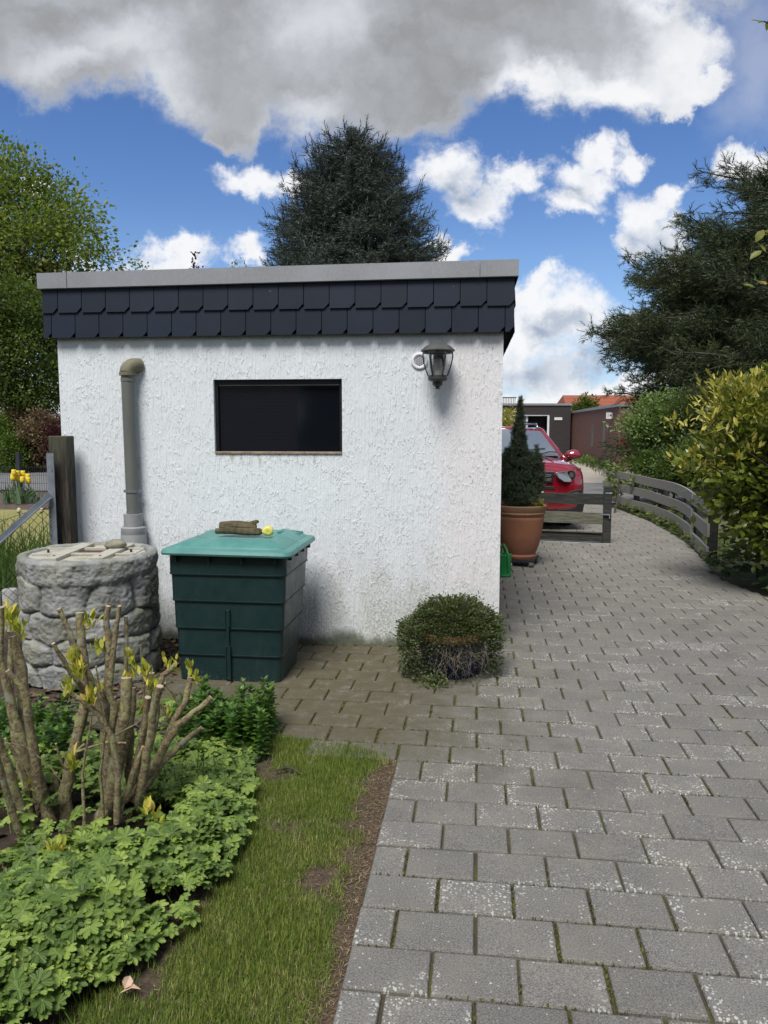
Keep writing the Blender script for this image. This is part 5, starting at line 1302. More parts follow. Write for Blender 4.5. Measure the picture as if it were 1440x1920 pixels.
# ------------------------------------------------------------------ blue pot with trailing shrub by the wall
BP = Vector((.432, 4.78, 0))
bp = thing('blue_pot', 'dark blue glazed pot with terracotta rim under the trailing shrub', 'plant pot', BP)
b = MB(); b.lathe([(0, 0), (.15, 0), (.165, .02), (.20, .14), (.215, .235), (.215, .245)], 36); autosmooth(b.build('pot_body', m_bluepot, bp), 50)
b = MB(); b.lathe([(.214, .240), (.226, .245), (.228, .285), (.214, .29), (.205, .27), (.2, .24)], 36); autosmooth(b.build('rim', m_terra, bp), 50)
MB().lathe([(0, .262), (.204, .262)], 24).build('soil', m_soil, bp)
def potshrub():
    g = np.random.default_rng(95); o = thing('trailing_shrub', 'rounded small leafed shrub spilling over the blue pot with dry hanging twigs', 'shrub', BP+Vector((0, 0, .262)))
    n = 24000; a = g.uniform(0, 2*pi, n); u = g.random(n); r = np.sqrt(g.random(n))
    R0 = .325; th_ = g.uniform(0, 1, n)
    # dome
    el = np.arcsin(g.uniform(-.42, 1, n)); dd3 = np.stack([np.cos(a)*np.cos(el)*2, np.sin(a)*np.cos(el)*2, np.sin(el)*2], 1)
    rr_ = (.62+.38*g.random(n)**.6)*(1+.30*fbm(dd3, 1.7, 4))*np.where(g.random(n) < .05, 1.14, 1)
    x = np.cos(a)*np.cos(el)*R0*rr_; y = np.sin(a)*np.cos(el)*R0*.82*rr_; z = np.where(el > 0, np.sin(el)*.235, np.sin(el)*.60)*rr_-.015
    frontcut = (y < -.08) & (z < -.04) & (vnoise(dd3+4, 2.4) > .08) & (g.random(n) < .8)
    k = ~frontcut
    # hollow the pot volume
    k &= ~((np.hypot(x, y) < .232) & (z < .025))
    pos = np.stack([x, y, z], 1)[k]; a_ = a[k]; n = len(pos)
    d = nrm(pos*np.array([2, 2, 1])+np.array([0, 0, .12])+g.normal(size=(n, 3))*.25)
    me = inst(OVAL[0], OVAL[1], pos, frames(d, nrm(g.normal(size=(n, 3))*.6+np.array([0, 0, 1]))), g.uniform(.010, .021, n))
    link('foliage', me, leafmat('small_grey_green_leaves', [(0, (.025, .032, .014)), (.45, (.055, .072, .026)), (.8, (.095, .12, .04)), (1, (.15, .115, .07))], rough=.55, trans=.25, clump=9)[0], o)
    b = MB(); random.seed(3)
    for i in range(80):
        aa = -pi/2+random.gauss(0, .75); r0_ = .19+random.random()*.05
        p = Vector((cos(aa)*r0_, sin(aa)*r0_, .0)); pts = [p*.6+Vector((0, 0, .03)), p+Vector((0, 0, .035))]
        q = p.copy(); out = random.uniform(.01, .05); L_ = random.uniform(.08, .25)
        for s in range(1, 5):
            q = p+Vector((cos(aa)*out*s/2+random.gauss(0, .028), sin(aa)*out*s/2+random.gauss(0, .006), -L_*s/4)); pts.append(q)
        b.tube(pts, [.0012, .0011, .001, .0009, .0008, .0006], 4, caps=False)
    for i in range(120):
        a1 = random.uniform(0, 2*pi); e1 = random.uniform(.1, 1.3); r1 = R0*random.uniform(.95, 1.12)
        b.tube([(0, 0, 0), (cos(a1)*cos(e1)*r1*.6, sin(a1)*cos(e1)*r1*.5, sin(e1)*.16), (cos(a1)*cos(e1)*r1, sin(a1)*cos(e1)*r1*.85, sin(e1)*.25)], [.003, .002, .0008], 4, caps=False)
    b.build('twigs', basic('dry_twigs', (.26, .21, .16), (.15, .12, .09), rough=.9), o)
    # sprig at the foot of the pot
    n = 260; x = -.13+g.normal(size=n)*.045; y = -.27+g.normal(size=n)*.035; z = -.255+np.abs(g.normal(size=n))*.03
    me = inst(OVAL[0], OVAL[1], np.stack([x, y, z], 1), frames(g.normal(size=(n, 3))+np.array([0, 0, .6]), nrm(g.normal(size=(n, 3))+np.array([0, 0, 1.2]))), g.uniform(.014, .026, n))
    link('low_foliage', me, leafmat('sprig_leaves', [(0, (.06, .08, .03)), (1, (.16, .19, .08))], clump=9)[0], o)
potshrub()

# moss and small weeds along the wall foot and in joints
g = np.random.default_rng(97); n = 900
u = g.uniform(.9, 2.9, n); v = -np.abs(g.normal(0, .035, n))-.01
pts = np.array([gw(a, b_, .002)[:] for a, b_ in zip(u, v)]); 
n2 = 16000; r0w = g.integers(-10, 9, n2); uu = g.uniform(-1.4, 2.4, n2); pick = g.random(n2) < .35
vv = np.where(pick, r0w*ph_, g.uniform(-1.8, 1.6, n2)); kk = np.floor(vv/ph_); uu = np.where(pick, uu, np.round(uu/pw_)*pw_+np.where(kk % 2 == 0, 0, pw_/2))
pj = np.array([(*toXY(a+g.normal()*.004, b_+g.normal()*.003), .0) for a, b_ in zip(uu, vv)])
keepj = (fbm(pj, 3.2, 3) > .02+.16*(uu > .9)+.10*(vv < 0)-.12*((uu < .6) & (vv > 0))) & ((vv > 0) | (uu > .02)); pj = pj[keepj]
allp = np.concatenate([pts, pj]); n = len(allp)
d = nrm(g.normal(size=(n, 3))*.6+np.array([0, 0, 1])); 
me = inst(OVAL[0], OVAL[1], allp-np.array([0, 0, .008]), frames(d, nrm(g.normal(size=(n, 3)))), g.uniform(.006, .014, n))
o = link('moss', me, leafmat('moss_tufts', [(0, (.05, .04, .018)), (.5, (.10, .095, .025)), (1, (.17, .18, .045))], clump=6)[0]); tag(o, 'tufts of moss in the paving joints at the foot of the white wall', 'moss', kind='stuff')
# small debris on the mossy part
n = 260; u = g.uniform(.7, 3.0, n); v = -np.abs(g.normal(0, .28, n))-.02
pts = np.array([gw(a, b_, .004)[:] for a, b_ in zip(u, v)]); a = g.uniform(0, 2*pi, n)
L_ = g.uniform(.015, .09, n)
me = inst(STK, [np.array([[0, 1, 2, 3]])], pts, frames(np.stack([np.cos(a), np.sin(a), 0*a+.03], 1), np.tile([0, 0, 1.], (n, 1))), L_, wid=.0022/L_)
o = link('twig_litter', me, m_litter); tag(o, 'thin dead twigs scattered on the mossy pavers', 'twigs', kind='stuff')

# ------------------------------------------------------------------ front bed: cranesbill ground cover
m_ger, t = leafmat('cranesbill_leaves', [(0, (.06, .11, .024)), (.4, (.13, .21, .043)), (.75, (.22, .31, .062)), (1, (.36, .42, .10))], rough=.5, trans=.28, clump=3.2)
uvn = t.node('ShaderNodeUVMap').outputs[0]; dc = t.vec('LENGTH', t.vec('SUBTRACT', uvn, (.5, .5, 0)), out='Value')
sv = t.node('ShaderNodeSeparateXYZ', {0: t.vec('SUBTRACT', uvn, (.5, .5, 0))}); ang = t.math('ARCTAN2', sv.outputs[0], sv.outputs[1])
vein = t.smooth(t.math('ABSOLUTE', t.math('SINE', t.math('MULTIPLY', ang, 3.6))), .16, .0)
vf = t.math('MAXIMUM', t.math('MULTIPLY', vein, t.smooth(dc, .42, .05)), t.smooth(dc, .06, .015))
t.l.new(t.mix(t.math('MULTIPLY', vf, .45), t.col, (.42, .52, .22)), t.p.inputs['Base Color'])
g = np.random.default_rng(101); n = 19000
x = g.uniform(-2.6, -.45, n); y = g.uniform(1.35, 4.0, n)
ok = (x < bedEdge(y)+.03*g.normal(size=n)) & inpoly(x, y, bed_poly)
# sparse under the stems and open soil strip around them
dS = np.hypot((x+1.05)/1.0, (y-2.78)/.55); dS2 = np.hypot((x+1.5)/.6, (y-2.75)/.45)
ok &= ~((dS < .32) & (g.random(n) < .90)); ok &= ~((dS2 < .6) & (g.random(n) < .85))
ok &= ~((y > 3.55) & (g.random(n) < .9)); ok &= ~((x < -1.25) & (y > 3.1) & (g.random(n) < .8))
# thin out by distance between leaves using density noise
xyz = np.stack([x, y, 0*x], 1); ok &= (vnoise(xyz, 7) > -.40) & (g.random(n) < .85)
x, y = x[ok], y[ok]; n = len(x)
edge_d = np.clip((bedEdge(y)-x)/.25, 0, 1)
hh = (.035+.095*edge_d**.6)*(1+1.0*vnoise(np.stack([x, y, 0*x], 1), 4.5))*g.uniform(.55, 1.05, n)+.02
o = ground_leaves('cranesbill', '', np.stack([x, y, hh], 1), .062, m_ger, 102, flat=.5)
tag(o, 'bright green lobed cranesbill leaves filling the front bed', 'ground cover', kind='stuff')
# leaf stalks
ii_ = g.choice(n, min(n, 900), replace=False); b = MB()
for i in ii_[:700]: b.tube([(x[i]+g.normal()*.03, y[i]+g.normal()*.03, -.01), (x[i], y[i], hh[i])], .0014, 3, caps=False)
o = b.build('cranesbill_stalks', m_ger); tag(o, 'thin green stalks under the cranesbill leaves', 'stalks', kind='stuff')
print('ger', n)
# leafy upright shoots (perennials) in two drifts
m_phl, _ = leafmat('lush_green_leaves', [(0, (.022, .058, .010)), (.5, (.05, .12, .015)), (1, (.11, .20, .03))], rough=.42, trans=.28, clump=4)
def shoots(name, label, centres, seed):
    g = np.random.default_rng(seed); pos = []; dr = []; sz = []
    b = MB()
    for (cx, cy, h_) in centres:
        b.tube([(cx, cy, -.01), (cx, cy, h_)], .003, 4, caps=False)
        lv = int(h_/.022)
        for k in range(lv):
            z = h_*(k+1)/lv; f = k/lv; m = 4
            for j in range(m):
                a = j*pi/2+k*.785+g.normal()*.15; up = .1+1.1*f**3
                pos.append((cx, cy, z)); dr.append((cos(a), sin(a), up+g.normal()*.1)); sz.append((.055*(1-.35*f))*g.uniform(.8, 1.15))
    pos = np.array(pos); dr = np.array(dr); n = len(pos)
    o = link(name, inst(LANCE[0]*np.array([1.5, 1, 1]), LANCE[1], pos, frames(dr, np.tile([0, 0, 1.], (n, 1))), np.array(sz)), m_phl)
    tag(o, label, 'perennial', kind='stuff')
g = np.random.default_rng(103)
c1_ = [(a, b_, .16+.09*g.random()) for a, b_ in zip(g.uniform(-1.0, -.58, 85), g.uniform(3.38, 3.92, 85)) if a < -.52-.15*abs(b_-3.65)]
shoots('leafy_perennial', 'lush green leafy shoots at the corner of bed and paving', c1_, 104)
c2_ = [(a, b_, .16+.10*g.random()) for a, b_ in zip(g.uniform(-1.95, -1.45, 60), g.uniform(3.2, 3.75, 60))]
shoots('bushy_perennial', 'lush green leafy shoots behind the pruned stems at left', c2_, 105)
# grass tufts inside the bed
o = link('bed_grass', strap_clump(160, -.78, 3.05, .16, .14, .12, .24, .004, np.random.default_rng(106), .9), m_strap); tag(o, 'thin dark grass tuft among the cranesbill leaves', 'grass', kind='stuff')

# ------------------------------------------------------------------ pruned shrubs
def pruned(name, label, base, stems, sprouts, seed):
    o = thing(name, label, 'shrub', base); base = Vector(base); random.seed(seed); g = np.random.default_rng(seed)
    for (pts, Y0, Y1, r0, r1) in stems:
        k = len(pts); P3 = []
        for i, (qx, qy) in enumerate(pts):
            f = i/(k-1); P3.append(P(qx, qy, Y0+(Y1-Y0)*f)-base)
        # densify with slight wobble
        Q = []
        for i in range(len(P3)-1):
            for s in range(3): Q.append(P3[i].lerp(P3[i+1], s/3)+Vector((random.gauss(0, .0022), random.gauss(0, .0022), 0)))
        Q.append(P3[-1]); n = len(Q)
        rad = [.84*(r0+(r1-r0)*i/(n-1))*(1+random.uniform(-.07, .10)) for i in range(n)]
        b = MB(); b.tube(Q, rad, 10, jit=.12); st = autosmooth(b.build('stem', m_lichenbark, o), 70)
        d = (Q[-1]-Q[-2]).normalized(); b = MB(); b.tube([Q[-1]-d*.0005, Q[-1]+d*.0022], [rad[-1]*.98, rad[-1]*.93], 10); b.build('cut_face', m_cut, st)
    pos = []; dr = []; sz = []
    msh = leafmat('fresh_shoots_'+name, [(0, (.28, .33, .04)), (.6, (.50, .52, .08)), (1, (.62, .42, .12))], rough=.45, trans=.35, clump=12, tcol=(.5, .5, .05))[0]
    for (qx, qy, Y, m, s) in sprouts:
        p = P(qx, qy, Y)-base
        for k in range(m):
            a = g.uniform(0, 2*pi); pos.append(np.array(p)+g.normal(size=3)*.010+np.array([0, 0, -.025+.035*g.random()])); dr.append(np.array([cos(a)*.45, sin(a)*.45, 1.0])+g.normal(size=3)*.15); sz.append(s*g.uniform(.7, 1.2))
        n = len(pos); me = inst(LANCE[0]*np.array([1.25, 1, 1]), LANCE[1], np.array(pos), frames(np.array(dr), nrm(g.normal(size=(n, 3)))), np.array(sz)*.9)
        link('young_shoot', me, msh, o); pos = []; dr = []; sz = []
    0 and (leafmat('fresh_shoots_'+name, [(0, (.28, .33, .04)), (.6, (.50, .52, .08)), (1, (.62, .42, .12))], rough=.45, trans=.35, clump=12, tcol=(.5, .5, .05))[0], o)
S1 = [([(206, 1545), (201, 1400), (216, 1330), (205, 1295), (216, 1187), (224, 1137)], 2.82, 2.80, .022, .0085),
      ([(203, 1520), (199, 1330), (204, 1237), (201, 1178), (203, 1137)], 2.84, 2.86, .024, .012),
      ([(232, 1400), (235, 1250), (238, 1200), (236, 1156)], 2.85, 2.83, .010, .008),
      ([(212, 1500), (204, 1382), (181, 1324), (163, 1251), (137, 1207), (111, 1142)], 2.78, 2.74, .020, .010),
      ([(130, 1560), (121, 1500), (131, 1441), (152, 1353), (163, 1295), (152, 1207), (150, 1149)], 2.80, 2.90, .030, .018),
      ([(160, 1300), (146, 1277), (125, 1248), (100, 1207)], 2.86, 2.76, .014, .009),
      ([(217, 1543), (222, 1441), (210, 1382), (187, 1342), (152, 1312), (127, 1298)], 2.68, 2.62, .014, .010),
      ([(163, 1585), (204, 1510), (222, 1412), (233, 1340), (237, 1271)], 2.74, 2.78, .036, .024),
      ([(258, 1505), (272, 1430), (282, 1380), (290, 1320), (300, 1287)], 2.76, 2.70, .021, .015),
      ([(245, 1480), (262, 1400), (272, 1350), (277, 1308)], 2.80, 2.76, .020, .013),
      ([(233, 1500), (291, 1437), (309, 1397), (335, 1359), (364, 1336), (396, 1308)], 2.80, 2.86, .024, .012),
      ([(309, 1397), (329, 1347), (350, 1310), (357, 1270)], 2.84, 2.90, .016, .014),
      ([(275, 1420), (291, 1350), (295, 1295), (306, 1266), (328, 1248)], 2.86, 2.90, .018, .012),
      ([(335, 1327), (322, 1300), (310, 1281)], 2.90, 2.86, .005, .004),
      ([(262, 1490), (306, 1429), (344, 1391), (378, 1365)], 2.90, 3.0, .018, .012),
      ([(262, 1440), (271, 1380), (274, 1330), (284, 1262)], 2.92, 2.96, .020, .015),
      ([(210, 1480), (232, 1400), (247, 1330), (250, 1290)], 2.90, 2.95, .024, .014),
      ([(195, 1560), (190, 1450), (200, 1360), (180, 1250)], 2.70, 2.62, .008, .0035),
      ([(158, 1575), (155, 1450), (172, 1340)], 2.64, 2.66, .008, .003),
      ([(160, 1395), (140, 1410), (195, 1393), (235, 1393)], 2.72, 2.66, .006, .005),
      ([(190, 1400), (215, 1380), (255, 1358)], 2.72, 2.70, .006, .003),
      ([(135, 1440), (118, 1440), (105, 1395)], 2.75, 2.70, .008, .004),
      ([(270, 1330), (268, 1270), (263, 1210)], 2.80, 2.78, .004, .002),
      ([(250, 1500), (240, 1440), (244, 1380), (240, 1330)], 2.95, 2.98, .022, .018),
      ([(225, 1520), (250, 1450), (268, 1400)], 2.70, 2.74, .015, .007)]
SP1 = [(143, 1235, 2.72, 26, .05), (150, 1262, 2.7, 24, .05), (128, 1290, 2.62, 16, .045), (170, 1310, 2.62, 26, .045), (166, 1165, 2.85, 12, .05), (187, 1215, 2.84, 14, .045), (188, 1290, 2.8, 10, .04), (246, 1232, 2.8, 12, .045), (252, 1262, 2.8, 9, .04),
       (272, 1262, 2.78, 20, .04), (283, 1285, 2.78, 14, .04), (313, 1243, 2.9, 7, .04), (326, 1246, 2.9, 7, .038), (356, 1252, 2.9, 10, .042), (366, 1275, 2.9, 12, .032), (265, 1325, 2.85, 14, .035), (315, 1335, 2.9, 10, .035), (225, 1335, 2.9, 14, .04),
       (135, 1430, 2.64, 14, .055), (280, 1515, 2.62, 12, .05), (293, 1530, 2.60, 8, .045), (238, 1270, 2.8, 12, .03), (140, 1250, 2.9, 8, .04), (200, 1300, 2.9, 8, .04)]
pruned('pruned_shrub', 'hard pruned shrub with lichen covered cut stems in the front bed', G(205, 1560), S1, SP1, 7)
S1 += [([(236, 1300), (250, 1262), (262, 1215)], 2.86, 2.84, .0022, .001), ([(175, 1400), (150, 1360), (118, 1352)], 2.66, 2.6, .0025, .0012), ([(140, 1560), (160, 1500), (150, 1440), (120, 1400), (30, 1388)], 2.6, 2.45, .0028, .0012), ([(230, 1560), (236, 1520), (228, 1488)], 2.55, 2.55, .0018, .001), ([(190, 1620), (200, 1580), (245, 1565), (262, 1560)], 2.4, 2.4, .0028, .0014), ([(350, 1320), (362, 1300), (372, 1262)], 2.88, 2.9, .003, .0015), ([(120, 1300), (112, 1268), (104, 1240)], 2.74, 2.72, .0022, .001)]
S2 = [([(55, 1470), (38, 1382), (17, 1310), (1, 1237), (3, 1139)], 2.78, 2.74, .030, .010),
      ([(76, 1484), (58, 1412), (40, 1353), (44, 1295), (38, 1237), (26, 1193)], 2.80, 2.84, .030, .020),
      ([(72, 1500), (67, 1441), (55, 1353), (47, 1295), (14, 1258)], 2.72, 2.66, .024, .012),
      ([(60, 1560), (29, 1484), (10, 1420), (-10, 1370), (-30, 1310)], 2.66, 2.56, .020, .014),
      ([(44, 1575), (20, 1513), (3, 1450), (-10, 1400)], 2.60, 2.5, .017, .010),
      ([(60, 1530), (46, 1470), (28, 1400), (18, 1300), (22, 1200)], 2.88, 2.92, .022, .013),
      ([(95, 1545), (78, 1480), (62, 1400)], 2.84, 2.9, .028, .018),
      ([(55, 1480), (40, 1440), (20, 1400), (10, 1385)], 2.7, 2.68, .012, .006),
      ([(128, 1480), (95, 1440), (50, 1400), (10, 1393)], 2.6, 2.5, .003, .002),
      ([(98, 1550), (110, 1500), (104, 1450)], 2.9, 2.9, .018, .012)]
SP2 = [(20, 1165, 2.9, 20, .05), (35, 1175, 2.85, 14, .05), (16, 1150, 2.9, 8, .05), (43, 1190, 2.85, 6, .04), (60, 1470, 2.7, 6, .05), (115, 1600, 2.5, 14, .05), (95, 1590, 2.5, 10, .045), (8, 1185, 2.8, 10, .04)]
pruned('cut_back_shrub', 'second cut back shrub with thick grey stems at the left picture edge', G(70, 1560), S2, SP2, 8)

# ------------------------------------------------------------------ red car
cx_, cy_ = 2.16, 11.55
m_red = basic('red_car_paint', (.23, .005, .016), (.21, .004, .014), rough=.22, scale=2, coat=1.0)
m_chrome = basic('silver_trim', (.55, .56, .58), rough=.22, metal=.9)
m_cglass, t = newmat('windscreen_glass'); put(t, Base_Color=(.42, .47, .47), Roughness=.03, Metallic=.75)
m_plast = basic('black_plastic', (.012, .012, .013), rough=.6)
m_lens, t = newmat('headlight_lens'); put(t, Base_Color=(.35, .37, .38), Roughness=.12, Metallic=.6, Coat_Weight=1.0)
car = thing('parked_car', 'red off road car parked facing the wooden gate', 'car', (cx_, cy_, 0), R(0)); car.scale = (.95, .95, .95)
def ring(y, w_, zb, zm, zs_, zt_, crown=.03):
    half = [(0, zb), (w_*.55, zb), (w_*.90, zb+.01), (w_*.985, zb+.12), (w_, zm), (w_*.985, zs_-.08), (w_*.94, zs_), (w_*.80, zt_-.012), (w_*.45, zt_+crown*.6), (0, zt_+crown)]
    full = [(x_, z_) for x_, z_ in half]+[(-x_, z_) for x_, z_ in reversed(half[1:-1])]
    return [(x_, y, z_) for x_, z_ in full]
b = MB()
sts = [(.02, .72, .46, .62, .80, .93, .01), (.04, .86, .32, .62, .88, 1.00, .02), (.14, .94, .27, .64, .97, 1.065, .035), (.22, .955, .27, .64, .985, 1.08, .04), (.40, .975, .27, .66, 1.01, 1.10, .045), (.9, .99, .27, .68, 1.05, 1.135, .045), (1.35, .99, .27, .70, 1.08, 1.165, .03), (2.2, .99, .27, .68, 1.04, 1.12, .02), (3.6, .99, .27, .68, 1.04, 1.12, .02), (4.3, .95, .3, .68, 1.04, 1.12, .0), (4.5, .86, .4, .68, 1.0, 1.08, 0)]
loft(b, [ring(*s) for s in sts], True, True)
body = b.build('body', m_red, car, sub=2, smooth=True)
# greenhouse
def gring(y0, w0, z0): return None
b = MB()
pts = [(-.80, 1.16, 1.14), (.80, 1.16, 1.14), (.60, 1.98, 1.60), (-.60, 1.98, 1.60), (-.80, 4.25, 1.12), (.80, 4.25, 1.12), (.58, 3.95, 1.60), (-.58, 3.95, 1.60), (.0, 1.06, 1.17), (0, 1.93, 1.64)]
b.add(pts, [(0, 8, 9, 3), (8, 1, 2, 9)], 0); b.add(pts, [(1, 5, 6, 2), (4, 0, 3, 7), (5, 4, 7, 6)], 0)
b.build('windows', m_cglass, car)
b = MB(); b.add([(-.61, 1.96, 1.602), (0, 1.90, 1.645), (.61, 1.96, 1.602), (.63, 3.0, 1.63), (.59, 4.1, 1.60), (0, 4.12, 1.66), (-.59, 4.1, 1.60), (-.63, 3.0, 1.63), (0, 3.0, 1.69), (-.60, 2.05, 1.63), (.60, 2.05, 1.63), (0, 2.05, 1.67)], [(0, 1, 11, 9), (1, 2, 10, 11), (9, 11, 8, 7), (11, 10, 3, 8), (7, 8, 5, 6), (8, 3, 4, 5)])
o = b.build('roof', m_red, car, smooth=True); so = o.modifiers.new('s', 'SOLIDIFY'); so.thickness = .03
for sx_ in (-1, 1):
    b = MB(); b.tube([(sx_*.84, 1.06, 1.12), (sx_*.80, 1.22, 1.18), (sx_*.70, 1.62, 1.40), (sx_*.615, 1.98, 1.605), (sx_*.60, 2.2, 1.635), (sx_*.60, 4.0, 1.62)], [.035, .035, .035, .035, .03, .03], 8); b.build('pillar', m_red, car, smooth=True)
    b = MB(); b.tube([(sx_*.55, 2.05, 1.655), (sx_*.56, 2.22, 1.72), (sx_*.56, 3.8, 1.72), (sx_*.55, 4.0, 1.65)], .018, 8); b.build('roof_rail', m_chrome, car, smooth=True)
    # headlight
    b = MB(); hp = [(.44, .91), (.48, .86), (.58, .80), (.68, .79), (.80, .86), (.91, .965), (.90, 1.005), (.80, .99), (.62, .965), (.45, .95)]
    def yf(x_): return -.005+.26*max(0, (abs(x_)-.55)/.35)**1.6-.035
    n_ = len(hp); vs = [(sx_*x_, yf(x_)-.012, z_) for x_, z_ in hp]+[(sx_*x_, yf(x_)+.12, z_) for x_, z_ in hp]
    b.add(vs, [tuple(range(n_)), tuple(n_+i for i in reversed(range(n_)))]+[(i, n_+i, n_+(i+1) % n_, (i+1) % n_) for i in range(n_)])
    hl = b.build('headlight', m_lens, car, bevel=.008)
    b = MB(); b.tube([(sx_*.70, .06, .90), (sx_*.70, .022, .90)], [.075, .068], 20); b.build('lamp_ring', m_plast, hl)
    b = MB(); b.tube([(sx_*.70, .03, .90), (sx_*.70, .012, .90)], [.045, .038], 16); b.build('projector', m_chrome, hl)
    # fog lamp slot
    b = MB(); b.prism([(sx_*.56, .56), (sx_*.86, .56), (sx_*.88, .68), (sx_*.70, .65)], .02, .3); fo = b.build('fog_lamp', m_plast, car, bevel=.01)
    MB().prism([(sx_*.60, .575), (sx_*.80, .575), (sx_*.82, .625), (sx_*.68, .615)], .005, .019).build('fog_glass', m_lens, fo)
    # mirror
    me = rockmesh(.15, .10, .095, 5.5, .05, 3); mr = link('mirror', me, m_red, car, smooth=True); mr.location = (sx_*1.07, 1.42, 1.17)
    MB().tube([(-sx_*.18, 0, -.09), (-sx_*.05, 0, -.05)], [.035, .05], 8).build('mirror_arm', m_plast, mr)
    for y_ in (.92, 3.6):
        wh = MB(); wh.tube([(-.12, 0, 0), (-.105, 0, 0), (.105, 0, 0), (.12, 0, 0)], [.33, .365, .365, .33], 32); wq = autosmooth(wh.build('wheel', m_tyre, car), 30); wq.location = (sx_*.80, y_, .365)
        MB().tube([(sx_*.121, 0, 0), (sx_*.128, 0, 0)], [.24, .22], 20).build('rim', m_chrome, wq)
b = MB(); b.tube([(sxx*(.93-.0), .18+.0, 1.035) if False else (x_, .03+.10*(abs(x_)/.9)**3+.012, .985+.012*(1-(x_/.9)**2)) for x_ in np.linspace(-.86, .86, 15) for sxx in (1,)], .005, 5); b.build('bonnet_seam', m_plast, car)
b = MB()
for sx_ in (-1, 1): b.tube([(sx_*.30, .9, 1.178), (sx_*.34, .35, 1.135), (sx_*.36, .16, 1.09)], .006, 5)
b.v = b.v; 
for sx_ in (-1, 1): MB().tube([(sx_*.42, .95, 1.165), (sx_*.44, .5, 1.145), (sx_*.45, .22, 1.10)], .012, 6).build('bonnet_crease', m_red, car, smooth=True)
MB().bar((-.74, 1.13, 1.165), (.74, 1.13, 1.165), .09, .012).build('cowl', m_plast, car)
MB().tube([(-.05, 1.12, 1.18), (.30, 1.30, 1.27), (.55, 1.36, 1.29)], .010, 6).build('wiper', m_plast, car)
MB().tube([(.35, 1.12, 1.18), (.60, 1.24, 1.235), (.74, 1.26, 1.23)], .010, 6).build('wiper', m_plast, car)
b = MB(); b.prism([(-.40, .775), (.40, .775), (.425, .945), (-.425, .945)], -.005, .1); gr = b.build('grille', m_plast, car, bevel=.01)
b = MB()
for z_ in (.83, .895): b.prism([(-.37, z_-.024), (.37, z_-.024), (.38, z_+.018), (-.38, z_+.018)], -.018, -.006)
b.prism([(-.425, .946), (.425, .946), (.425, .958), (-.425, .958)], -.01, .02)
b.build('grille_bars', m_chrome, gr, bevel=.003)
b = MB(); b.prism([(-.46, .665), (.46, .665), (.42, .725), (-.42, .725)], .012, .2); lw = b.build('lower_intake', m_plast, car, bevel=.01)
MB().prism([(-.26, .53), (.26, .53), (.26, .64), (-.26, .64)], -.012, .010).build('number_plate', m_white, car, bevel=.004)
MB().prism([(-.55, .24), (.55, .24), (.48, .31), (-.48, .31)], -.02, .011).build('skid_plate', m_chrome, car, bevel=.01)
b = MB(); b.prism([(-.90, .27), (.90, .27), (.945, .52), (.93, .535), (-.93, .535), (-.945, .52)], .055, .30); b.build('lower_bumper', m_plast, car, bevel=.03)
b = MB(); b.box(-.99, .99, .6, 4.2, .26, .33); b.build('sill_trim', m_plast, car, bevel=.02)

# ------------------------------------------------------------------ buildings beyond
br = thing('brick_garage', 'red brown brick garage side wall with house number sign', 'garage', (8.62, 28.4, 0), math.atan2(-1.25, 12.0)*-1*-1)
br.rotation_euler = (0, 0, -math.atan2(1.2, 12.0))
MB().box(0, 6, 0, 13, 0, 2.36).build('wall', m_brickr, br)
MB().box(-.06, 6, -.05, 13, 2.362, 2.47).build('roof_edge', m_zinc, br)
sg = MB().box(-.235, -.004, 1.2, 1.24, 1.93, 2.18).build('number_sign', m_white, br)
MB().box(-.245, -.003, 1.19, 1.25, 2.181, 2.20).build('hood', m_cap, sg)
def text(txt, size, mat, parent, M, name='digits'):
    cu = bpy.data.curves.new('t', 'FONT'); cu.body = txt; cu.size = size; cu.extrude = .002; cu.align_x = 'CENTER'; cu.align_y = 'CENTER'
    ob = bpy.data.objects.new('tmp', cu); COL.objects.link(ob); dg = bpy.context.evaluated_depsgraph_get()
    me = bpy.data.meshes.new_from_object(ob.evaluated_get(dg)); bpy.data.objects.remove(ob)
    me.transform(M); return link(name, me, mat, parent)
MT = Matrix.Translation((-.12, 1.196, 2.06)) @ Matrix.Rotation(R(90), 4, 'X')
text('14', .19, m_black, sg, MT)
for y_ in (2.6, 5.4): MB().box(-.012, .1, y_, y_+.45, .75, 1.75).build('glass_blocks', basic('glass_block', (.07, .10, .10), (.10, .14, .14), rough=.4, scale=6), br)
MB().tube([(-.08, 1.75, 1.72), (-.05, 1.75, 1.60)], [.07, .03], 8).build('wall_lamp', m_white, br)
dg_ = thing('dark_garage', 'dark brick garage block with open doorway behind the red car', 'garage', (2.0, 40.2, 0))
b = MB(); b.box(-4, 5.15, 0, 6, 0, 2.2); b.box(-4, 5.15, 0, 6, 2.2, 2.75)
b = MB(); b.box(-4, 4.2-.0, .4, 6, 0, 2.75); b.box(6.6, 7.7, 0, 6, 0, 2.75); b.box(-4, 6.599, 0, .39, 2.28, 2.75); b.box(4.21, 6.59, 5, 6, 0, 2.75)
b.build('wall', m_brickd, dg_)
MB().box(-4.05, 7.75, -.05, 6, 2.752, 2.86).build('roof_edge', m_zinc, dg_)
b = MB(); b.box(4.15, 6.598, .02, .10, 2.22, 2.279); b.box(6.50, 6.598, .02, .1, 0, 2.219); b.build('door_frame', m_white, dg_)
dr_ = MB().box(1.4, 5.5, .12, .17, .02, 2.219).build('window_door', basic('bright_panes', (.55, .6, .65), rough=.4), dg_)
b = MB()
for x_ in np.arange(1.4, 5.55, .33): b.box(x_-.02, x_+.02, .09, .119, .02, 2.2)
for z_ in (1.2, 1.55, 1.9): b.box(1.4, 5.5, .085, .118, z_-.02, z_+.02)
b.build('glazing_bars', m_black, dr_)
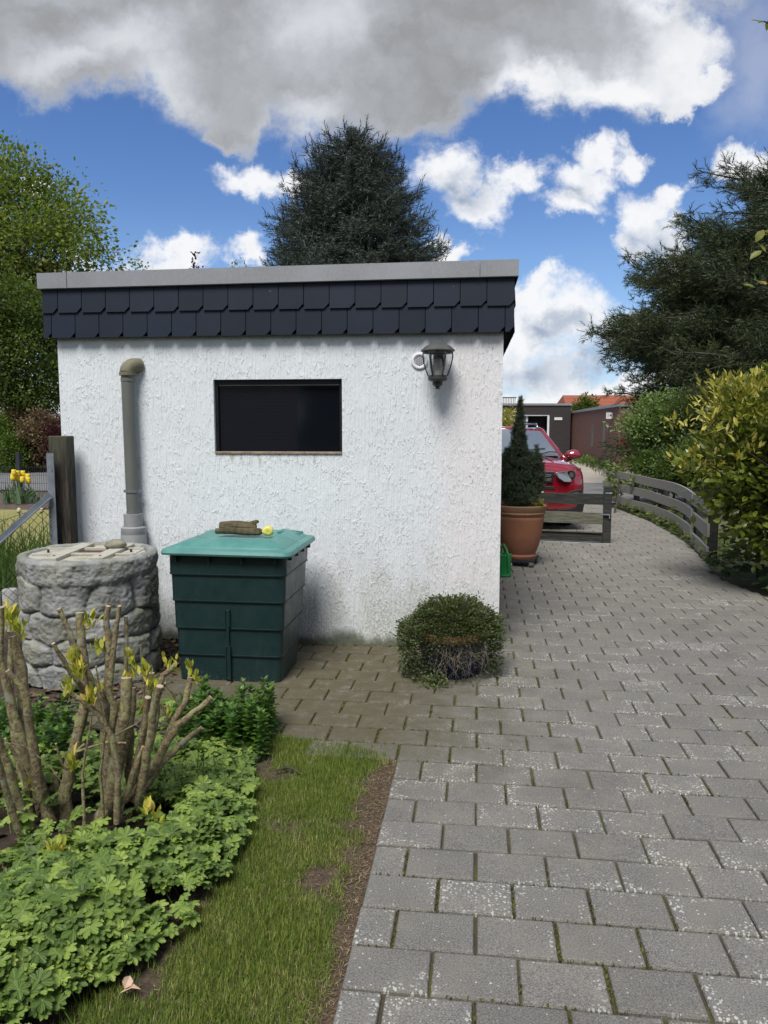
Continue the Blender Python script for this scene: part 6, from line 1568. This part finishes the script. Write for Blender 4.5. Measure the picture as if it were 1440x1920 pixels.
MB().box(5.6, 6.5, .5, .52, 0, 2.2).build('dark_interior', m_dark, dg_)
MB().box(6.85, 7.25, -.04, -.004, 2.0, 2.14).build('small_sign', m_white, dg_)
# grey railing on the roof, far left of it
rl = thing('roof_railing', 'grey slatted railing above the dark garage roof', 'railing', (XZ(955, 760, 42)[0], 42, XZ(955, 764, 42)[1]))
b = MB()
for x_ in np.arange(-1.6, .36, .09): b.box(x_, x_+.03, 0, .03, 0, .5)
b.box(-1.65, .38, -.01, .04, .501, .56); b.build('bars', m_cap, rl)
hs_ = thing('red_roof_house', 'distant house with orange tiled roof behind the garages', 'house', (XZ(1160, 800, 62)[0], 62, 0))
zr0, zr1 = XZ(0, 772, 62)[1], XZ(0, 737, 62)[1]; xl = XZ(1072, 800, 62)[0]-hs_.location.x; xr = 7.0
MB().box(xl+.4, xr, 1.5, 8, 0, zr0).build('wall', m_brickr, hs_)
b = MB(); b.add([(xl-.3, 0, zr0-.3), (xr, 0, zr0-.3), (xr, 4, zr1), (xl+.15, 4, zr1), (xr, 8, zr0-.3), (xl-.3, 8, zr0-.3)], [(0, 1, 2, 3), (3, 2, 4, 5), (0, 3, 5), (1, 4, 2)]); b.build('roof', m_tiles, hs_)
plant('garden_tree', 'small green tree in front of the orange tiled roof', 'tree', (XZ(1095, 800, 55)[0], 55, 0), [bb(1095, 762, 18, 20, 55), bb(1108, 768, 16, 14, 55), bb(1086, 768, 14, 14, 55)], 110, 16, .2, .2, DIA, m_decdark, h0=1, r0=.1, seed=111, nl=12, leafname='crown', shell=.2)
plant('yellow_bush', 'yellowish leafy bush seen left of the potted conifer top', 'bush', (XZ(950, 800, 24)[0], 24, 0), [bb(950, 785, 14, 16, 24), bb(940, 800, 20, 18, 24)], 90, 18, .09, .08, DIA, m_lauy, h0=.5, r0=.04, seed=112, nl=12, woodname='stems', shell=.2)
plant('red_bush', 'dark red leaved shrub behind the end of the brick wall', 'bush', (XZ(1185, 860, 20)[0], 20, 0), [bb(1186, 840, 16, 22, 20), bb(1178, 850, 12, 20, 20)], 110, 20, .09, .08, DIA, leafmat('bright_red_leaves', [(0, (.06, .01, .015)), (1, (.22, .03, .035))], clump=2, tcol=(.4, .05, .04))[0], h0=.4, r0=.03, seed=113, nl=10, woodname='stems', shell=.2)
n = 900; g = np.random.default_rng(114); s_ = g.random(n); x = 8.55+1.2*s_*.95+g.normal(0, .25, n)-.15; y = 28+12*s_
me = inst(*DIA, np.stack([x, y, g.uniform(0, .28, n)], 1), frames(g.normal(size=(n, 3))+np.array([0, 0, 1]), nrm(g.normal(size=(n, 3)))), g.uniform(.1, .22, n))
o = link('wall_weeds', me, m_hedge1); tag(o, 'strip of green weeds along the foot of the brick wall', 'weeds', kind='stuff')

# house behind the photographer (seen only as a reflection in the window)
hb_ = thing('brick_house', 'dark brick house wall facing the garage, reflected in its window', 'house', (-6, -5.5, 0))
MB().box(-8, 15, -.5, 0, 0, 5).build('wall', brick('house_brick', (.34, .22, .17), (.26, .17, .14), (.5, .46, .42)), hb_)
for x0_ in (1.6, 6.4):
    wq_ = MB().box(x0_, x0_+1.1, .001, .03, .9, 2.5).build('window', m_glassdark, hb_)
    MB().box(x0_-.08, x0_+1.18, .001, .05, 2.501, 2.6).build('frame', m_white, wq_)

# small things on the ground
def leaf1(name, label, loc, mat, s):
    g_ = np.random.default_rng(int(abs(loc[0])*999)); me = inst(OVAL[0]*np.array([1.3, 1, 2.5]), OVAL[1], np.array([[0, 0, 0], [.01, .01, .006]]), frames(np.array([[1, .3, .3], [.2, 1, .5]]), np.array([[0, .4, 1.], [.5, 0, 1.]])), np.array([s, s*.7]))
    o = link(name, me, mat, loc=loc); tag(o, label, 'dead leaf'); return o
leaf1('dead_leaf', 'curled pale brown dead leaf on the grass near the bed edge', G(225, 1872)+Vector((0, 0, .015)), basic('pale_dead_leaf', (.45, .30, .20), (.6, .45, .33)), .055)
b = MB(); b.tube([(0, 0, .01), (.05, .02, .02), (.09, .01, .012), (.12, -.03, .01)], [.005, .006, .005, .003], 6, jit=.3); b.tube([(.05, .02, .02), (.03, .06, .015)], [.004, .002], 5)
o = b.build('fallen_twig', m_trunk, loc=G(515, 1450)); tag(o, 'short crooked dead twig on the grass by the bed', 'twig')
print('faces', sum(len(o.data.polygons) for o in bpy.data.objects if o.type == 'MESH'))
